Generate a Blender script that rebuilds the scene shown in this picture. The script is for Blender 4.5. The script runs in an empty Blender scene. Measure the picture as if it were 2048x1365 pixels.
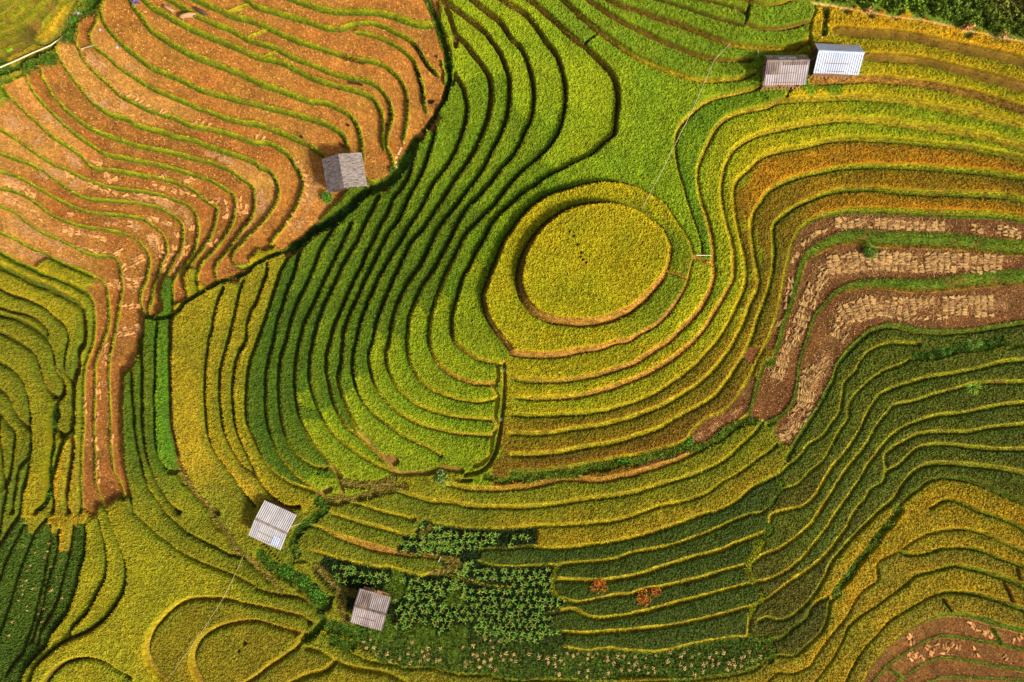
import bpy, math, random, heapq
import numpy as np
from mathutils import Vector, Matrix

random.seed(7)
RNG = np.random.default_rng(7)
C = bpy.context.scene.collection

# ---------------------------------------------------------------- camera, sky, sun, exposure
HC = 82.0                 # drone height over the mean level of the hillside (m)
S = 0.06                  # metres per traced unit at level 0
SUN_EL, SUN_AZ = 39.0, 124.0      # degrees above horizon; clockwise from image-up (+Y)
cd = bpy.data.cameras.new('camera'); cam = bpy.data.objects.new('camera', cd); C.objects.link(cam)
cam.location = (0, 0, HC); cam.rotation_euler = (0, 0, 0)
cd.sensor_width = 36.0; cd.lens = 36.0 * HC / (2048 * S)
cd.clip_start = 1.0; cd.clip_end = 4000.0
bpy.context.scene.camera = cam
w = bpy.data.worlds.new('World'); bpy.context.scene.world = w; w.use_nodes = True
nt = w.node_tree; bg = nt.nodes['Background']
sky = nt.nodes.new('ShaderNodeTexSky'); sky.sky_type = 'NISHITA'; sky.sun_disc = False
sky.sun_elevation = math.radians(SUN_EL); sky.sun_rotation = math.radians(SUN_AZ)
sky.air_density = 1.0; sky.dust_density = 4.0; sky.ozone_density = 0.6
hs = nt.nodes.new('ShaderNodeHueSaturation'); hs.inputs['Saturation'].default_value = 0.45   # hazy, whitish sky
nt.links.new(sky.outputs['Color'], hs.inputs['Color']); nt.links.new(hs.outputs['Color'], bg.inputs['Color']); bg.inputs['Strength'].default_value = 0.11
ld = bpy.data.lights.new('sun', 'SUN'); ld.energy = 4.2; ld.angle = math.radians(7.0); ld.color = (1.0, 0.90, 0.70)
lo = bpy.data.objects.new('sun', ld); C.objects.link(lo)
az, el = math.radians(SUN_AZ), math.radians(SUN_EL)
sd_ = Vector((math.sin(az) * math.cos(el), math.cos(az) * math.cos(el), math.sin(el)))
lo.rotation_euler = sd_.to_track_quat('Z', 'Y').to_euler()
vs = bpy.context.scene.view_settings
vs.view_transform = 'Standard'; vs.look = 'None'; vs.exposure = 0.42; vs.gamma = 1.0
cy = bpy.context.scene.cycles
cy.max_bounces = 4; cy.diffuse_bounces = 2; cy.glossy_bounces = 1; cy.transmission_bounces = 2; cy.transparent_max_bounces = 4

# ---------------------------------------------------------------- helpers
def lin(c):
    c = np.asarray(c, float) / 255.0
    return np.where(c <= 0.04045, c / 12.92, ((c + 0.055) / 1.055) ** 2.4)

def nth(n):
    return str(n) + ('th' if 10 <= n % 100 <= 20 else {1: 'st', 2: 'nd', 3: 'rd'}.get(n % 10, 'th'))

def parse(s):
    """'a0 10 20 30 40 b0 5 6' -> survey points; letter = column sheet, digit = row sheet of the survey"""
    ox = oy = 0; out = []; nums = []
    for t in s.split():
        if t[0] in 'abcd':
            ox = 512 * 'abcd'.index(t[0]); oy = (0, 341, 682, 1024)[int(t[1])]
        else:
            nums.append(float(t))
            if len(nums) == 2:
                out.append((ox + nums[0] / 4, oy + nums[1] / 4)); nums = []
    return np.array(out)

def catmull(P, step=4.0):
    P = np.asarray(P, float)
    if len(P) < 3:
        n = max(2, int(np.hypot(*(P[-1] - P[0])) / step) + 1)
        return P[0] + (P[-1] - P[0]) * np.linspace(0, 1, n)[:, None]
    Q = np.vstack([2 * P[0] - P[1], P, 2 * P[-1] - P[-2]])
    out = []
    for i in range(len(P) - 1):
        p0, p1, p2, p3 = Q[i:i + 4]
        d = np.hypot(*(p2 - p1)); n = max(1, int(round(d / step)))
        # centripetal-ish: tangent lengths limited by the span
        t1 = (p2 - p0) / (np.hypot(*(p2 - p0)) + 1e-6) * d
        t2 = (p3 - p1) / (np.hypot(*(p3 - p1)) + 1e-6) * d
        t = (np.arange(n) / n)[:, None]
        h = (2*t**3 - 3*t**2 + 1) * p1 + (t**3 - 2*t**2 + t) * t1 * 0.9 + (-2*t**3 + 3*t**2) * p2 + (t**3 - t**2) * t2 * 0.9
        out.append(h)
    out.append(P[-1:])
    return np.vstack(out)

def vnoise(x, y, scale, seed=0, octaves=2):
    """smooth value noise on arrays"""
    r = np.random.default_rng(seed); T = r.random((256, 256)); v = 0; a = 1.0; tot = 0
    for o in range(octaves):
        u = x / scale; q = y / scale
        i = np.floor(u).astype(int); j = np.floor(q).astype(int); fu = u - i; fq = q - j
        fu = fu * fu * (3 - 2 * fu); fq = fq * fq * (3 - 2 * fq)
        g = lambda a_, b_: T[(b_ + o * 37) & 255, (a_ + o * 91) & 255]
        v = v + a * ((g(i, j) * (1 - fu) + g(i + 1, j) * fu) * (1 - fq) + (g(i, j + 1) * (1 - fu) + g(i + 1, j + 1) * fu) * fq)
        tot += a; a *= 0.5; scale = scale * 0.5
    return v / tot

def tag(o, label=None, cat=None, group=None, kind=None):
    if label: o['label'] = label
    if cat: o['category'] = cat
    if group: o['group'] = group
    if kind: o['kind'] = kind
    return o

def make_mesh(name, V, F, col=None, mat=None, parent=None, smooth=False, loc=None):
    """V (n,3); F list of arrays of polygons with equal corner count (n,3) / (n,4); col (n,3) linear colours per vertex"""
    V = np.asarray(V, np.float32)
    if not isinstance(F, list): F = [F]
    F = [np.asarray(f, np.int32) for f in F if len(f)]
    me = bpy.data.meshes.new(name)
    me.vertices.add(len(V)); me.vertices.foreach_set('co', V.ravel())
    nl = sum(f.size for f in F); nf = sum(len(f) for f in F)
    me.loops.add(nl); me.loops.foreach_set('vertex_index', np.concatenate([f.ravel() for f in F]))
    me.polygons.add(nf)
    tot = np.concatenate([np.full(len(f), f.shape[1], np.int32) for f in F])
    st = np.concatenate([[0], np.cumsum(tot)[:-1]]).astype(np.int32)
    me.polygons.foreach_set('loop_start', st)
    me.polygons.foreach_set('use_smooth', np.full(nf, smooth, bool))
    me.update(calc_edges=True)
    if col is not None:
        a = me.color_attributes.new('Col', 'FLOAT_COLOR', 'POINT')
        cc = np.ones((len(V), 4), np.float32); cc[:, :3] = col
        a.data.foreach_set('color', cc.ravel())
    o = bpy.data.objects.new(name, me); C.objects.link(o)
    if mat: me.materials.append(mat)
    if parent: o.parent = parent
    if loc is not None: o.location = loc
    return o

class MB:
    """collects boxes, tubes and sheets into one mesh"""
    def __init__(s): s.v = []; s.f = []; s.n = 0
    def add(s, V, F):
        s.v += [tuple(p) for p in V]; s.f += [tuple(i + s.n for i in f) for f in F]; s.n += len(V)
    def box(s, c, d, rz=0.0):
        x, y, z = [q / 2 for q in d]; co, si = math.cos(rz), math.sin(rz)
        V = []
        for k in (-z, z):
            for (a, b) in ((-x, -y), (x, -y), (x, y), (-x, y)):
                V.append((c[0] + a * co - b * si, c[1] + a * si + b * co, c[2] + k))
        s.add(V, [(0, 3, 2, 1), (4, 5, 6, 7), (0, 1, 5, 4), (1, 2, 6, 5), (2, 3, 7, 6), (3, 0, 4, 7)])
    def tube(s, pts, r, n=6):
        pts = [Vector(p) for p in pts]; rr = r if isinstance(r, (list, tuple)) else [r] * len(pts)
        V = []
        for i, p in enumerate(pts):
            d = (pts[min(i + 1, len(pts) - 1)] - pts[max(i - 1, 0)]).normalized()
            a = d.cross(Vector((0, 0, 1)) if abs(d.z) < 0.9 else Vector((1, 0, 0))).normalized(); b = d.cross(a)
            for k in range(n):
                t = 2 * math.pi * k / n
                V.append(p + a * math.cos(t) * rr[i] + b * math.sin(t) * rr[i])
        F = []
        for i in range(len(pts) - 1):
            for k in range(n):
                F.append((i * n + k, i * n + (k + 1) % n, (i + 1) * n + (k + 1) % n, (i + 1) * n + k))
        F.append(tuple(range(n))); F.append(tuple((len(pts) - 1) * n + k for k in reversed(range(n))))
        s.add(V, F)
    def build(s, name, mat, parent=None, loc=None, smooth=False):
        me = bpy.data.meshes.new(name); me.from_pydata(s.v, [], s.f); me.update()
        if smooth: me.polygons.foreach_set('use_smooth', [True] * len(me.polygons))
        me.materials.append(mat)
        o = bpy.data.objects.new(name, me); C.objects.link(o)
        if parent: o.parent = parent
        if loc is not None: o.location = loc
        return o

def empty(name, loc, rz=0.0):
    o = bpy.data.objects.new(name, None); C.objects.link(o); o.location = loc; o.rotation_euler = (0, 0, rz); return o

# ---------------------------------------------------------------- materials
def mat_attr(name, s1=1.2, s2=9.0, lo=0.65, hi=1.35, rough=0.85, bump=0.0, bs=14.0, sheen=0.0, trans=0.0, tint=None):
    """surface whose own colour comes from the colour attribute, broken up by procedural noise"""
    m = bpy.data.materials.new(name); m.use_nodes = True; t = m.node_tree; N = t.nodes; L = t.links
    b = N['Principled BSDF']; b.inputs['Roughness'].default_value = rough
    b.inputs['Specular IOR Level'].default_value = 0.2
    at = N.new('ShaderNodeAttribute'); at.attribute_name = 'Col'
    tc = N.new('ShaderNodeTexCoord')
    n1 = N.new('ShaderNodeTexNoise'); n1.inputs['Scale'].default_value = s1; n1.inputs['Detail'].default_value = 4
    n2 = N.new('ShaderNodeTexNoise'); n2.inputs['Scale'].default_value = s2; n2.inputs['Detail'].default_value = 3
    L.new(tc.outputs['Object'], n1.inputs['Vector']); L.new(tc.outputs['Object'], n2.inputs['Vector'])
    ad = N.new('ShaderNodeMath'); ad.operation = 'ADD'
    L.new(n1.outputs['Fac'], ad.inputs[0]); L.new(n2.outputs['Fac'], ad.inputs[1])
    mr = N.new('ShaderNodeMapRange'); mr.inputs['From Min'].default_value = 0.7; mr.inputs['From Max'].default_value = 1.3
    mr.inputs['To Min'].default_value = lo; mr.inputs['To Max'].default_value = hi
    L.new(ad.outputs[0], mr.inputs['Value'])
    sc = N.new('ShaderNodeVectorMath'); sc.operation = 'SCALE'
    L.new(at.outputs['Color'], sc.inputs[0]); L.new(mr.outputs['Result'], sc.inputs['Scale'])
    src = sc.outputs['Vector']
    if tint:
        mx = N.new('ShaderNodeMix'); mx.data_type = 'RGBA'; n3 = N.new('ShaderNodeTexNoise'); n3.inputs['Scale'].default_value = tint[1]
        n3.inputs['Detail'].default_value = 5; L.new(tc.outputs['Object'], n3.inputs['Vector'])
        m3 = N.new('ShaderNodeMapRange'); m3.inputs['From Min'].default_value = 0.45; m3.inputs['From Max'].default_value = 0.75
        m3.inputs['To Max'].default_value = tint[2]; L.new(n3.outputs['Fac'], m3.inputs['Value'])
        L.new(m3.outputs['Result'], mx.inputs['Factor']); L.new(src, mx.inputs['A'])
        mx.inputs['B'].default_value = (*lin(tint[0]), 1); src = mx.outputs['Result']
    L.new(src, b.inputs['Base Color'])
    if bump:
        bn = N.new('ShaderNodeTexNoise'); bn.inputs['Scale'].default_value = bs; bn.inputs['Detail'].default_value = 3
        L.new(tc.outputs['Object'], bn.inputs['Vector'])
        bp = N.new('ShaderNodeBump'); bp.inputs['Strength'].default_value = bump; bp.inputs['Distance'].default_value = 0.08
        L.new(bn.outputs['Fac'], bp.inputs['Height']); L.new(bp.outputs['Normal'], b.inputs['Normal'])
    return m

def mat_plain(name, c1, c2, scale=3.0, rough=0.8, bump=0.0, metal=0.0, stretch=(1, 1, 1), c3=None):
    m = bpy.data.materials.new(name); m.use_nodes = True; t = m.node_tree; N = t.nodes; L = t.links
    b = N['Principled BSDF']; b.inputs['Roughness'].default_value = rough; b.inputs['Metallic'].default_value = metal
    tc = N.new('ShaderNodeTexCoord'); mp = N.new('ShaderNodeMapping'); mp.inputs['Scale'].default_value = stretch
    n = N.new('ShaderNodeTexNoise'); n.inputs['Scale'].default_value = scale; n.inputs['Detail'].default_value = 6; n.inputs['Roughness'].default_value = 0.65
    L.new(tc.outputs['Object'], mp.inputs['Vector']); L.new(mp.outputs['Vector'], n.inputs['Vector'])
    r = N.new('ShaderNodeValToRGB'); r.color_ramp.elements[0].position = 0.35; r.color_ramp.elements[1].position = 0.65
    r.color_ramp.elements[0].color = (*lin(c1), 1); r.color_ramp.elements[1].color = (*lin(c2), 1)
    if c3 is not None:
        e = r.color_ramp.elements.new(0.8); e.color = (*lin(c3), 1)
    L.new(n.outputs['Fac'], r.inputs['Fac']); L.new(r.outputs['Color'], b.inputs['Base Color'])
    if bump:
        bp = N.new('ShaderNodeBump'); bp.inputs['Strength'].default_value = bump; bp.inputs['Distance'].default_value = 0.03
        L.new(n.outputs['Fac'], bp.inputs['Height']); L.new(bp.outputs['Normal'], b.inputs['Normal'])
    return m
# ---------------------------------------------------------------- survey of the terrace edges
# each: (ground cover of the riser along it, half widths along it, rise in m, line, 'R' when the upper field lies on the right of travel)
E = []
def e(style, ws, rise, s, side='L'):
    E.append((style, ws, rise, s, side))
# stubble hillside
e('g', (3, 4, 4, 4), .55, "a0 845 0 825 100 850 210 920 300 1010 390 1110 470 1200 540 1330 600 1480 660 1620 730 1800 780 1950 820 2048 840 b0 100 870 300 920 480 970 620 1030 700 1090 735 1180")
e('g', (3, 5, 4, 3), .55, "a0 1040 0 1075 70 1140 150 1200 240 1300 310 1430 390 1560 460 1700 510 1850 570 1950 610 2048 660 b0 130 710 280 760 430 820 560 830 650 870 750 930 810 1010 840 1100 855 1200 850 1364 b1 855 0 880 70 920 100 1010 95")
e('g', (4, 5, 4, 3), .55, "a0 1150 0 1200 50 1300 110 1400 170 1500 220 1600 270 1750 330 1900 390 2048 460 b0 100 480 220 510 330 570 450 630 600 680 750 720 870 760 950 810 1000 900 1015 1000 1015 1100 1020 1190")
e('g', (4, 4, 3, 3), .5, "a0 1350 0 1450 60 1550 120 1700 190 1850 250 1990 330 2048 350 b0 130 380 240 440 350 490 480 540 600 590 700 620 800 640 900 660 980 710 1050 790 1085 870 1090 960 1060 1090 1050 1180 1080 1250 1110 1364")
e('g', (3.5, 4, 3, 3), .5, "a0 1560 0 1650 40 1760 90 1870 140 2000 170 2048 190 b0 80 220 200 280 320 330 440 370 560 410 680 450 790 480 890 490 1000 520 1080 570 1150 640 1200 730 1215 830 1210 950 1195 1070 1180 1140")
e('g', (3, 4, 3, 2.5), .5, "a0 1960 0 2048 60 b0 100 90 200 120 340 160 450 190 560 230 680 240 760 210 900 190 990 205 1080 250 1180 300 1270 360 1330 450 1380 530 1460 610")
e('g', (2.5, 2.5, 3, 3), .4, "b0 790 260 900 280 1020 320 1120 370 1200 430 1260 490 1300 590 1335 700 1350 850 1360 900")
e('g', (4, 4, 4, 5), .5, "b0 290 0 400 40 520 80 650 105 800 105 950 110 1100 140 1220 180 1330 210 1430 215")
e('g', (3, 3.5, 4, 4, 3, 3), .55, "a0 560 230 480 330 470 420 510 520 560 600 640 700 720 800 800 870 900 930 1000 950 1080 1000 1200 1040 1300 1060 1400 1100 1520 1120 1650 1170 1800 1220 1950 1270 2048 1310 b1 30 -20 90 0 150 70 180 170 160 270 90 380 0 480 a1 1960 570 1890 650 1870 720 1910 780 2000 765 2048 745")
e('g', (2.5, 3, 4, 4, 3), .55, "a0 760 80 670 120 640 190 635 250 620 340 650 430 700 520 790 610 880 690 960 770 1080 830 1180 880 1300 920 1420 960 1520 1010 1650 1030 1780 1060 1900 1100 2048 1150 b0 100 1150 200 1200 280 1270 330 1364 b1 340 0 375 100 360 200 310 320 240 430 180 510 120 590 140 620")
e('g', (2.5, 3, 4, 4), .55, "a0 800 60 785 160 730 300 760 380 860 460 950 540 1070 620 1200 700 1330 760 1450 810 1560 860 1700 910 1830 960 1950 990 2048 1000 b0 100 1030 230 1080 340 1130 440 1180 540 1250")
e('g', (3, 3.5, 3.5, 3, 3), .5, "a0 450 390 350 460 335 560 370 670 430 770 520 870 620 960 720 1030 830 1080 950 1120 1100 1170 1250 1200 1400 1230 1550 1270 1700 1310 1830 1364 a1 1920 60 2030 150 2040 250 2020 370 1940 480 1860 600 1780 700 1730 790 1740 900")
e('g', (3, 3.5, 3, 3), .5, "a0 340 490 240 500 215 560 230 660 290 770 400 890 500 990 620 1090 750 1180 850 1240 1000 1270 1150 1300 1300 1330 1420 1364 a1 1550 40 1700 90 1800 150 1880 220 1885 330 1860 430 1790 550 1700 660 1620 750 1580 860 1590 960")
e('g', (3, 3.5, 3, 3), .5, "a0 210 590 120 640 30 690 50 740 180 880 280 970 400 1080 530 1170 640 1240 700 1310 760 1350 a1 840 0 1000 20 1150 45 1300 70 1450 120 1560 170 1640 240 1740 310 1730 400 1690 530 1630 620 1540 750 1475 850 1480 930 1500 1020")
e('g', (3, 3, 3, 2.5), .5, "a0 0 1040 120 1110 230 1190 350 1270 450 1330 540 1364 a1 630 50 750 100 850 135 1000 155 1150 175 1280 200 1400 240 1500 280 1570 360 1590 450 1580 550 1540 680 1450 790 1390 900 1385 1000 1390 1120")
e('g', (3, 3, 3, 2.5), .5, "a0 0 1230 130 1280 250 1320 330 1364 a1 420 60 520 130 620 195 720 235 850 245 1000 255 1150 275 1290 310 1390 370 1460 440 1470 520 1450 640 1400 720 1370 790 1310 900 1290 1000 1300 1110 1240 1170")
e('g', (3, 3, 3, 2.5), .5, "a1 0 10 130 50 250 110 370 180 480 240 600 300 720 340 850 355 1000 365 1120 385 1220 440 1300 510 1340 600 1340 660 1310 720 1280 830 1230 950 1215 1050 1190 1160")
e('g', (3, 3, 3, 2.5), .5, "a1 0 145 130 175 230 220 330 300 430 370 550 420 700 460 830 475 950 500 1060 540 1140 600 1190 670 1200 760 1180 870 1140 960 1130 1060 1160 1160")
e('g', (3, 3, 3, 2.5), .5, "a1 0 290 120 340 230 430 340 500 460 550 580 610 680 660 780 685 890 690 950 730 975 830 985 950 970 1070 950 1200 920 1364 a2 885 150 875 350 880 550 885 750 895 900 910 1040 950 1110 990 1250")
e('g', (3, 3, 2.5, 2.5), .5, "a1 0 500 120 550 240 620 380 680 500 740 640 800 750 850 840 910 870 1000 880 1150 870 1250 840 1364 a2 800 100 770 200 770 400 760 600 765 800 770 1000 780 1150 820 1260 850 1340 870 1364")
e('g', (3, 3, 3, 3), .5, "a1 0 650 100 710 230 770 350 830 470 870 600 930 700 990 745 1060 760 1200 750 1364 a2 690 180 675 350 670 500 670 700 660 850 655 1000 650 1200 655 1364")
# far side of the gully, top left
for s in ("a0 0 60 60 20 100 -30", "a0 0 130 100 60 160 0", "a0 0 190 120 165 210 90 290 0", "a0 0 280 120 240 240 190 330 130 400 60 440 0", "a0 0 370 100 330 230 270 300 180",
          "a0 0 460 120 400 220 330 270 250", "a0 250 300 320 200 400 110 480 40 520 0"):
    e('gd', (3, 3), .7, s)
e('gd', (2, 3), .5, "a0 260 310 340 350 430 310 500 220 540 120 580 30", 'L')
# rice left edge
e('gd', (3, 3, 2.5), .5, "a1 0 770 120 820 230 880 370 930 500 1000 610 1050 660 1130 680 1230 680 1364 a2 640 100 630 200 600 400 600 600 590 750 590 900 560 1100 540 1300 560 1364")
e('d', (2, 2), .5, "a1 0 950 100 1000 230 1040 350 1100 450 1180 530 1260 555 1364 a2 530 130 530 250 570 330 590 430 580 520 590 620 590 690 500 780")
e('d', (1.5, 1.5), .3, "a1 0 1095 100 1130 200 1150 290 1190 370 1260 400 1310")
e('gd', (2, 2), .5, "a1 0 1155 130 1190 250 1250 340 1320 380 1364 a2 430 100 450 230 500 330 510 420 470 500 480 600 460 680 500 760")
e('gd', (2, 2), .5, "a1 0 1295 80 1330 130 1364 a2 180 30 260 90 310 180 340 280 370 370 440 450")
e('gd', (2, 2), .5, "a2 0 170 100 230 170 310 210 400 240 520 255 680 260 850 250 950 230 1080 190 1230 175 1364 a3 80 150 20 260 0 290")
e('gd', (2, 2), .5, "a2 0 380 70 450 120 560 170 640 240 710")
e('gd', (2, 2), .5, "a2 0 570 60 660 120 740 120 870 100 1000 80 1100 50 1250 30 1364")
e('gd', (2, 2), .4, "a2 0 770 15 900 20 1050 40 1170")
e('gd', (2, 2), .4, "a2 250 940 190 980 150 1060 130 1180 100 1364")
e('gd', (2, 2), .4, "a2 600 720 530 780 490 870 460 1000 430 1130 440 1250 430 1364")
# columns of the small valley
e('gd', (2, 2), .5, "a2 1090 130 1065 200 1000 260 985 330 980 500 980 650 985 800 995 950 1010 1060 1040 1180 1060 1290 1070 1364")
e('yb', (2, 2.5, 3), .5, "a3 1070 0 1150 80 1260 180 1380 270 1480 340 1600 400 1750 460 1880 510 1980 560 2048 600 b3 0 610 100 640 200 660 300 670 400 700 520 780")
e('gd', (1.8, 2), .5, "a2 1065 190 1062 400 1075 600 1090 800 1120 950 1150 1080 1180 1180 1240 1260 1310 1364 a3 1400 80 1500 160 1620 230 1750 290 1850 340 1950 350 2048 420")
e('gd', (1.8, 2), .5, "a1 1165 1180 1150 1364 a2 1145 300 1145 600 1160 800 1185 950 1230 1080 1280 1180 1340 1270 1440 1364")
e('d', (2, 2), .5, "a1 1280 1190 1265 1280 1255 1364 a2 1250 300 1245 500 1250 750 1265 900 1310 990 1340 1020")
e('p', (5, 4, 6, 8), .6, "a1 1395 1160 1375 1230 1370 1364 a2 1365 200 1370 500 1380 700 1410 850 1440 980 1500 1100 1570 1210 1680 1320 1740 1364")
e('d', (2, 2), .5, "a1 1800 940 1750 1050 1720 1180 1700 1300 1680 1364 a2 1655 200 1645 400 1655 600 1670 750 1710 880 1770 970 1850 1070 1930 1180 2048 1320")
e('d', (2, 2, 3), .5, "a1 1960 890 1920 1000 1890 1130 1860 1250 1835 1364 a2 1790 150 1765 300 1765 500 1780 650 1810 780 1870 900 1940 1000 2048 1090 b2 60 1170 150 1260 250 1320 350 1325")
e('d', (2, 2), .5, "b1 100 750 90 830 40 980 0 1080 a1 2030 1100 1990 1220 1970 1364 a2 1900 150 1870 350 1870 550 1890 700 1930 820 1980 920 2040 1050")
# the green hill, west side
e('dy', (2, 2, 3), .55, "b1 360 620 280 690 220 780 180 880 140 1000 100 1130 60 1250 20 1364 a2 2030 100 2000 200 1975 400 1975 600 1990 700 2048 820 b2 50 950 130 1040 220 1110 320 1160 470 1210")
e('dy', (2, 2, 2.6), .55, "b1 640 435 500 510 420 570 370 650 340 740 300 860 260 960 220 1090 180 1200 145 1364 b2 110 130 85 260 80 400 80 550 95 680 130 800 190 920 260 1010 340 1090 420 1150 500 1200")
e('dy', (2, 2, 2.6), .55, "b1 660 440 600 520 540 610 500 700 470 780 420 900 370 990 320 1110 280 1230 245 1364 b2 205 130 190 260 185 400 195 550 215 680 250 800 320 900 400 970 480 1010 560 1020")
e('dy', (2, 2, 3), .55, "b1 770 425 730 520 680 620 620 740 570 840 520 950 470 1060 420 1160 380 1260 355 1364 b2 325 140 315 280 320 430 340 570 380 690 440 800 520 900 590 970 650 1040 690 1100")
e('dy', (2, 2, 3), .55, "b1 990 215 930 330 880 430 820 560 760 660 700 770 640 900 580 1020 530 1140 490 1250 465 1364 b2 440 120 430 250 440 380 480 510 530 620 590 720 680 810 780 880 870 940 960 990 1060 1030 1110 1050")
e('ddy', (2, 2, 3), .55, "b0 1350 1090 1290 1210 1260 1300 b1 1240 20 1190 130 1110 230 1060 340 1000 450 950 560 890 670 850 770 790 880 740 990 690 1110 640 1220 600 1364 b2 570 120 565 250 590 390 620 510 670 620 730 700 800 750 880 830 960 900 1000 930")
e('ddy', (1.5, 2, 2, 3), .55, "b0 1440 1010 1430 1100 1390 1230 1345 1364 b1 1280 130 1220 240 1170 360 1120 440 1060 520 1000 640 950 740 900 840 850 950 800 1060 750 1170 710 1280 700 1364 b2 690 100 680 200 660 300 680 420 720 530 770 630 810 710")
e('bddy', (2.5, 2, 2, 3), .55, "b0 1600 620 1660 720 1690 850 1680 980 1650 1080 1600 1210 1550 1300 1510 1364 b1 1430 100 1380 200 1300 350 1240 440 1180 540 1120 640 1060 740 990 860 940 970 900 1060 860 1170 830 1270 810 1364 b2 780 130 780 280 810 400 860 500 940 590 1020 650 1100 710 1190 770 1300 820 1400 870 1480 920")
e('bbddyy', (3.5, 3.2, 2, 2, 2.5, 3.5), .55, "b0 1590 290 1680 370 1750 460 1820 550 1870 640 1880 760 1870 900 1830 1030 1770 1170 1710 1280 1655 1364 b1 1580 100 1500 230 1430 340 1380 420 1320 500 1240 590 1190 700 1140 800 1090 910 1050 1010 1000 1130 960 1250 940 1364 b2 905 120 920 260 960 380 1040 490 1130 570 1230 630 1340 680 1450 710 1580 740 1700 750 1840 760 1890 760")
e('bbddyy', (4, 3.5, 2, 2, 2.5, 3.5), .55, "b0 1480 0 1560 60 1650 130 1750 200 1830 270 1900 360 1960 450 2000 550 2030 650 2030 800 2010 930 1970 1060 1900 1200 1830 1340 b1 1740 110 1660 210 1580 320 1500 420 1440 520 1390 620 1340 730 1280 820 1220 900 1170 1000 1120 1120 1090 1240 1070 1364 b2 1040 120 1060 240 1110 350 1180 430 1270 500 1380 550 1500 590 1640 615 1780 625 1880 630")
e('bbddyy', (4, 3.5, 2, 2, 2.5, 3.5), .55, "b0 1720 0 1850 110 1950 180 2000 260 2048 330 c0 60 380 110 470 150 600 175 720 175 850 155 960 110 1060 60 1170 0 1270 b0 1960 1364 b1 1880 110 1790 210 1690 310 1630 410 1570 530 1510 640 1460 740 1400 840 1340 920 1290 1020 1240 1140 1220 1240 1210 1364 b2 1215 110 1250 230 1310 320 1400 390 1500 430 1620 470 1750 490 1880 475 1930 450")
e('bbddyo', (4, 3.5, 2, 2, 2.5, 4), .55, "b0 1960 0 2048 60 c0 90 110 180 210 260 330 340 430 390 540 425 680 430 800 410 950 370 1080 300 1180 200 1280 100 1364 c1 0 100 b1 1960 210 1900 290 1820 370 1740 450 1680 520 1620 640 1570 740 1510 850 1470 960 1430 1060 1400 1180 1385 1300 1385 1364 b2 1400 90 1450 180 1540 260 1640 310 1750 345 1900 350")
e('bbbddby', (4, 3.5, 4, 1.6, 2, 2.5, 4), .6, "c0 130 0 250 100 380 220 480 310 570 370 650 450 740 540 810 630 845 750 845 880 830 1000 820 1080 740 1150 640 1240 500 1310 400 1364 c1 290 50 180 130 90 190 0 270 b1 1960 350 1890 430 1830 550 1760 670 1700 790 1650 880 1620 1000 1580 1130 1570 1240 1580 1364 b2 1640 60 1740 130 1850 165 1950 185")
# ring and mound
e('oopybbbo', (5, 5, 4, 2.2, 1.5, 2.5, 3.5, 4.5), .9, "c2 60 110 250 120 400 110 560 80 700 60 850 10 930 0 c1 1020 1310 1150 1240 1260 1130 1350 1000 1400 900 1430 780 1450 690 1430 600 1370 490 1290 370 1220 270 1100 190 950 120 800 95 650 100 450 150 300 200 170 280 80 370 0 480 b1 1990 560 1940 680 1890 800 1840 930 1820 1020 1850 1160 1900 1260 1980 1364 b2 2030 60 c2 -5 95 60 110")
e('oooybbbo', (6, 7, 5, 2, 2, 3, 6, 7), 1.0, "c1 330 1200 500 1220 650 1220 800 1180 950 1115 1060 1025 1150 930 1220 840 1255 740 1265 620 1240 540 1200 470 1100 390 1000 320 900 280 780 262 600 270 450 310 330 380 230 460 150 570 90 690 60 800 60 930 100 1050 200 1150 330 1200")
# east side of the mound
e('yooyyyyy', (3.5, 3.5, 3.5, 3, 3.5, 3.5, 5, 6), .55, "c2 0 290 40 310 200 320 400 325 560 300 700 270 850 225 980 180 1090 110 1200 40 1260 0 c1 1350 1280 1450 1180 1530 1070 1590 950 1620 830 1610 760 1610 650 1590 500 1560 390 1520 270 1490 140 1485 0 c0 1510 1280 1560 1170 1610 1070 1680 980 1780 920 1900 890 2048 860 d0 60 830 150 815 350 800 550 790 750 790 950 805 1150 830 1350 870 1550 900 1750 940 2048 1010")
e('yb', (2.5, 3, 2), .5, "c0 1990 700 1900 730 1750 765 1600 800 1500 860 1400 950 1330 1040 1305 1150 1310 1250 1330 1364 c1 1360 100 1400 240 1440 370 1480 470 1510 570 1520 680", 'R')
e('yooyyyyb', (3, 3.5, 3, 2.5, 3, 4, 5, 6), .55, "c2 40 455 200 465 400 460 560 440 720 400 880 350 1030 290 1150 230 1280 150 1380 70 1460 0 c1 1560 1240 1640 1110 1720 970 1770 860 1775 740 1760 610 1730 480 1690 330 1675 200 1680 80 1695 0 c0 1720 1290 1770 1210 1860 1140 1960 1090 2048 1065 d0 150 1030 300 1000 480 975 650 965 850 975 1050 1000 1250 1030 1500 1060 1750 1110 2048 1190")
e('gyyyyggg', (3.5, 3, 3, 2.5, 3, 3.5, 4, 4), .55, "c2 0 590 150 600 350 595 600 580 780 550 950 500 1100 440 1230 370 1370 270 1480 180 1560 90 1640 0 c1 1730 1220 1800 1080 1860 930 1870 780 1850 650 1820 520 1790 380 1775 220 1790 110 1850 30 1890 0 c0 1960 1290 2048 1240 d0 120 1210 300 1180 450 1140 600 1120 850 1125 1100 1140 1350 1165 1600 1190 1850 1240 2048 1280")
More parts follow.
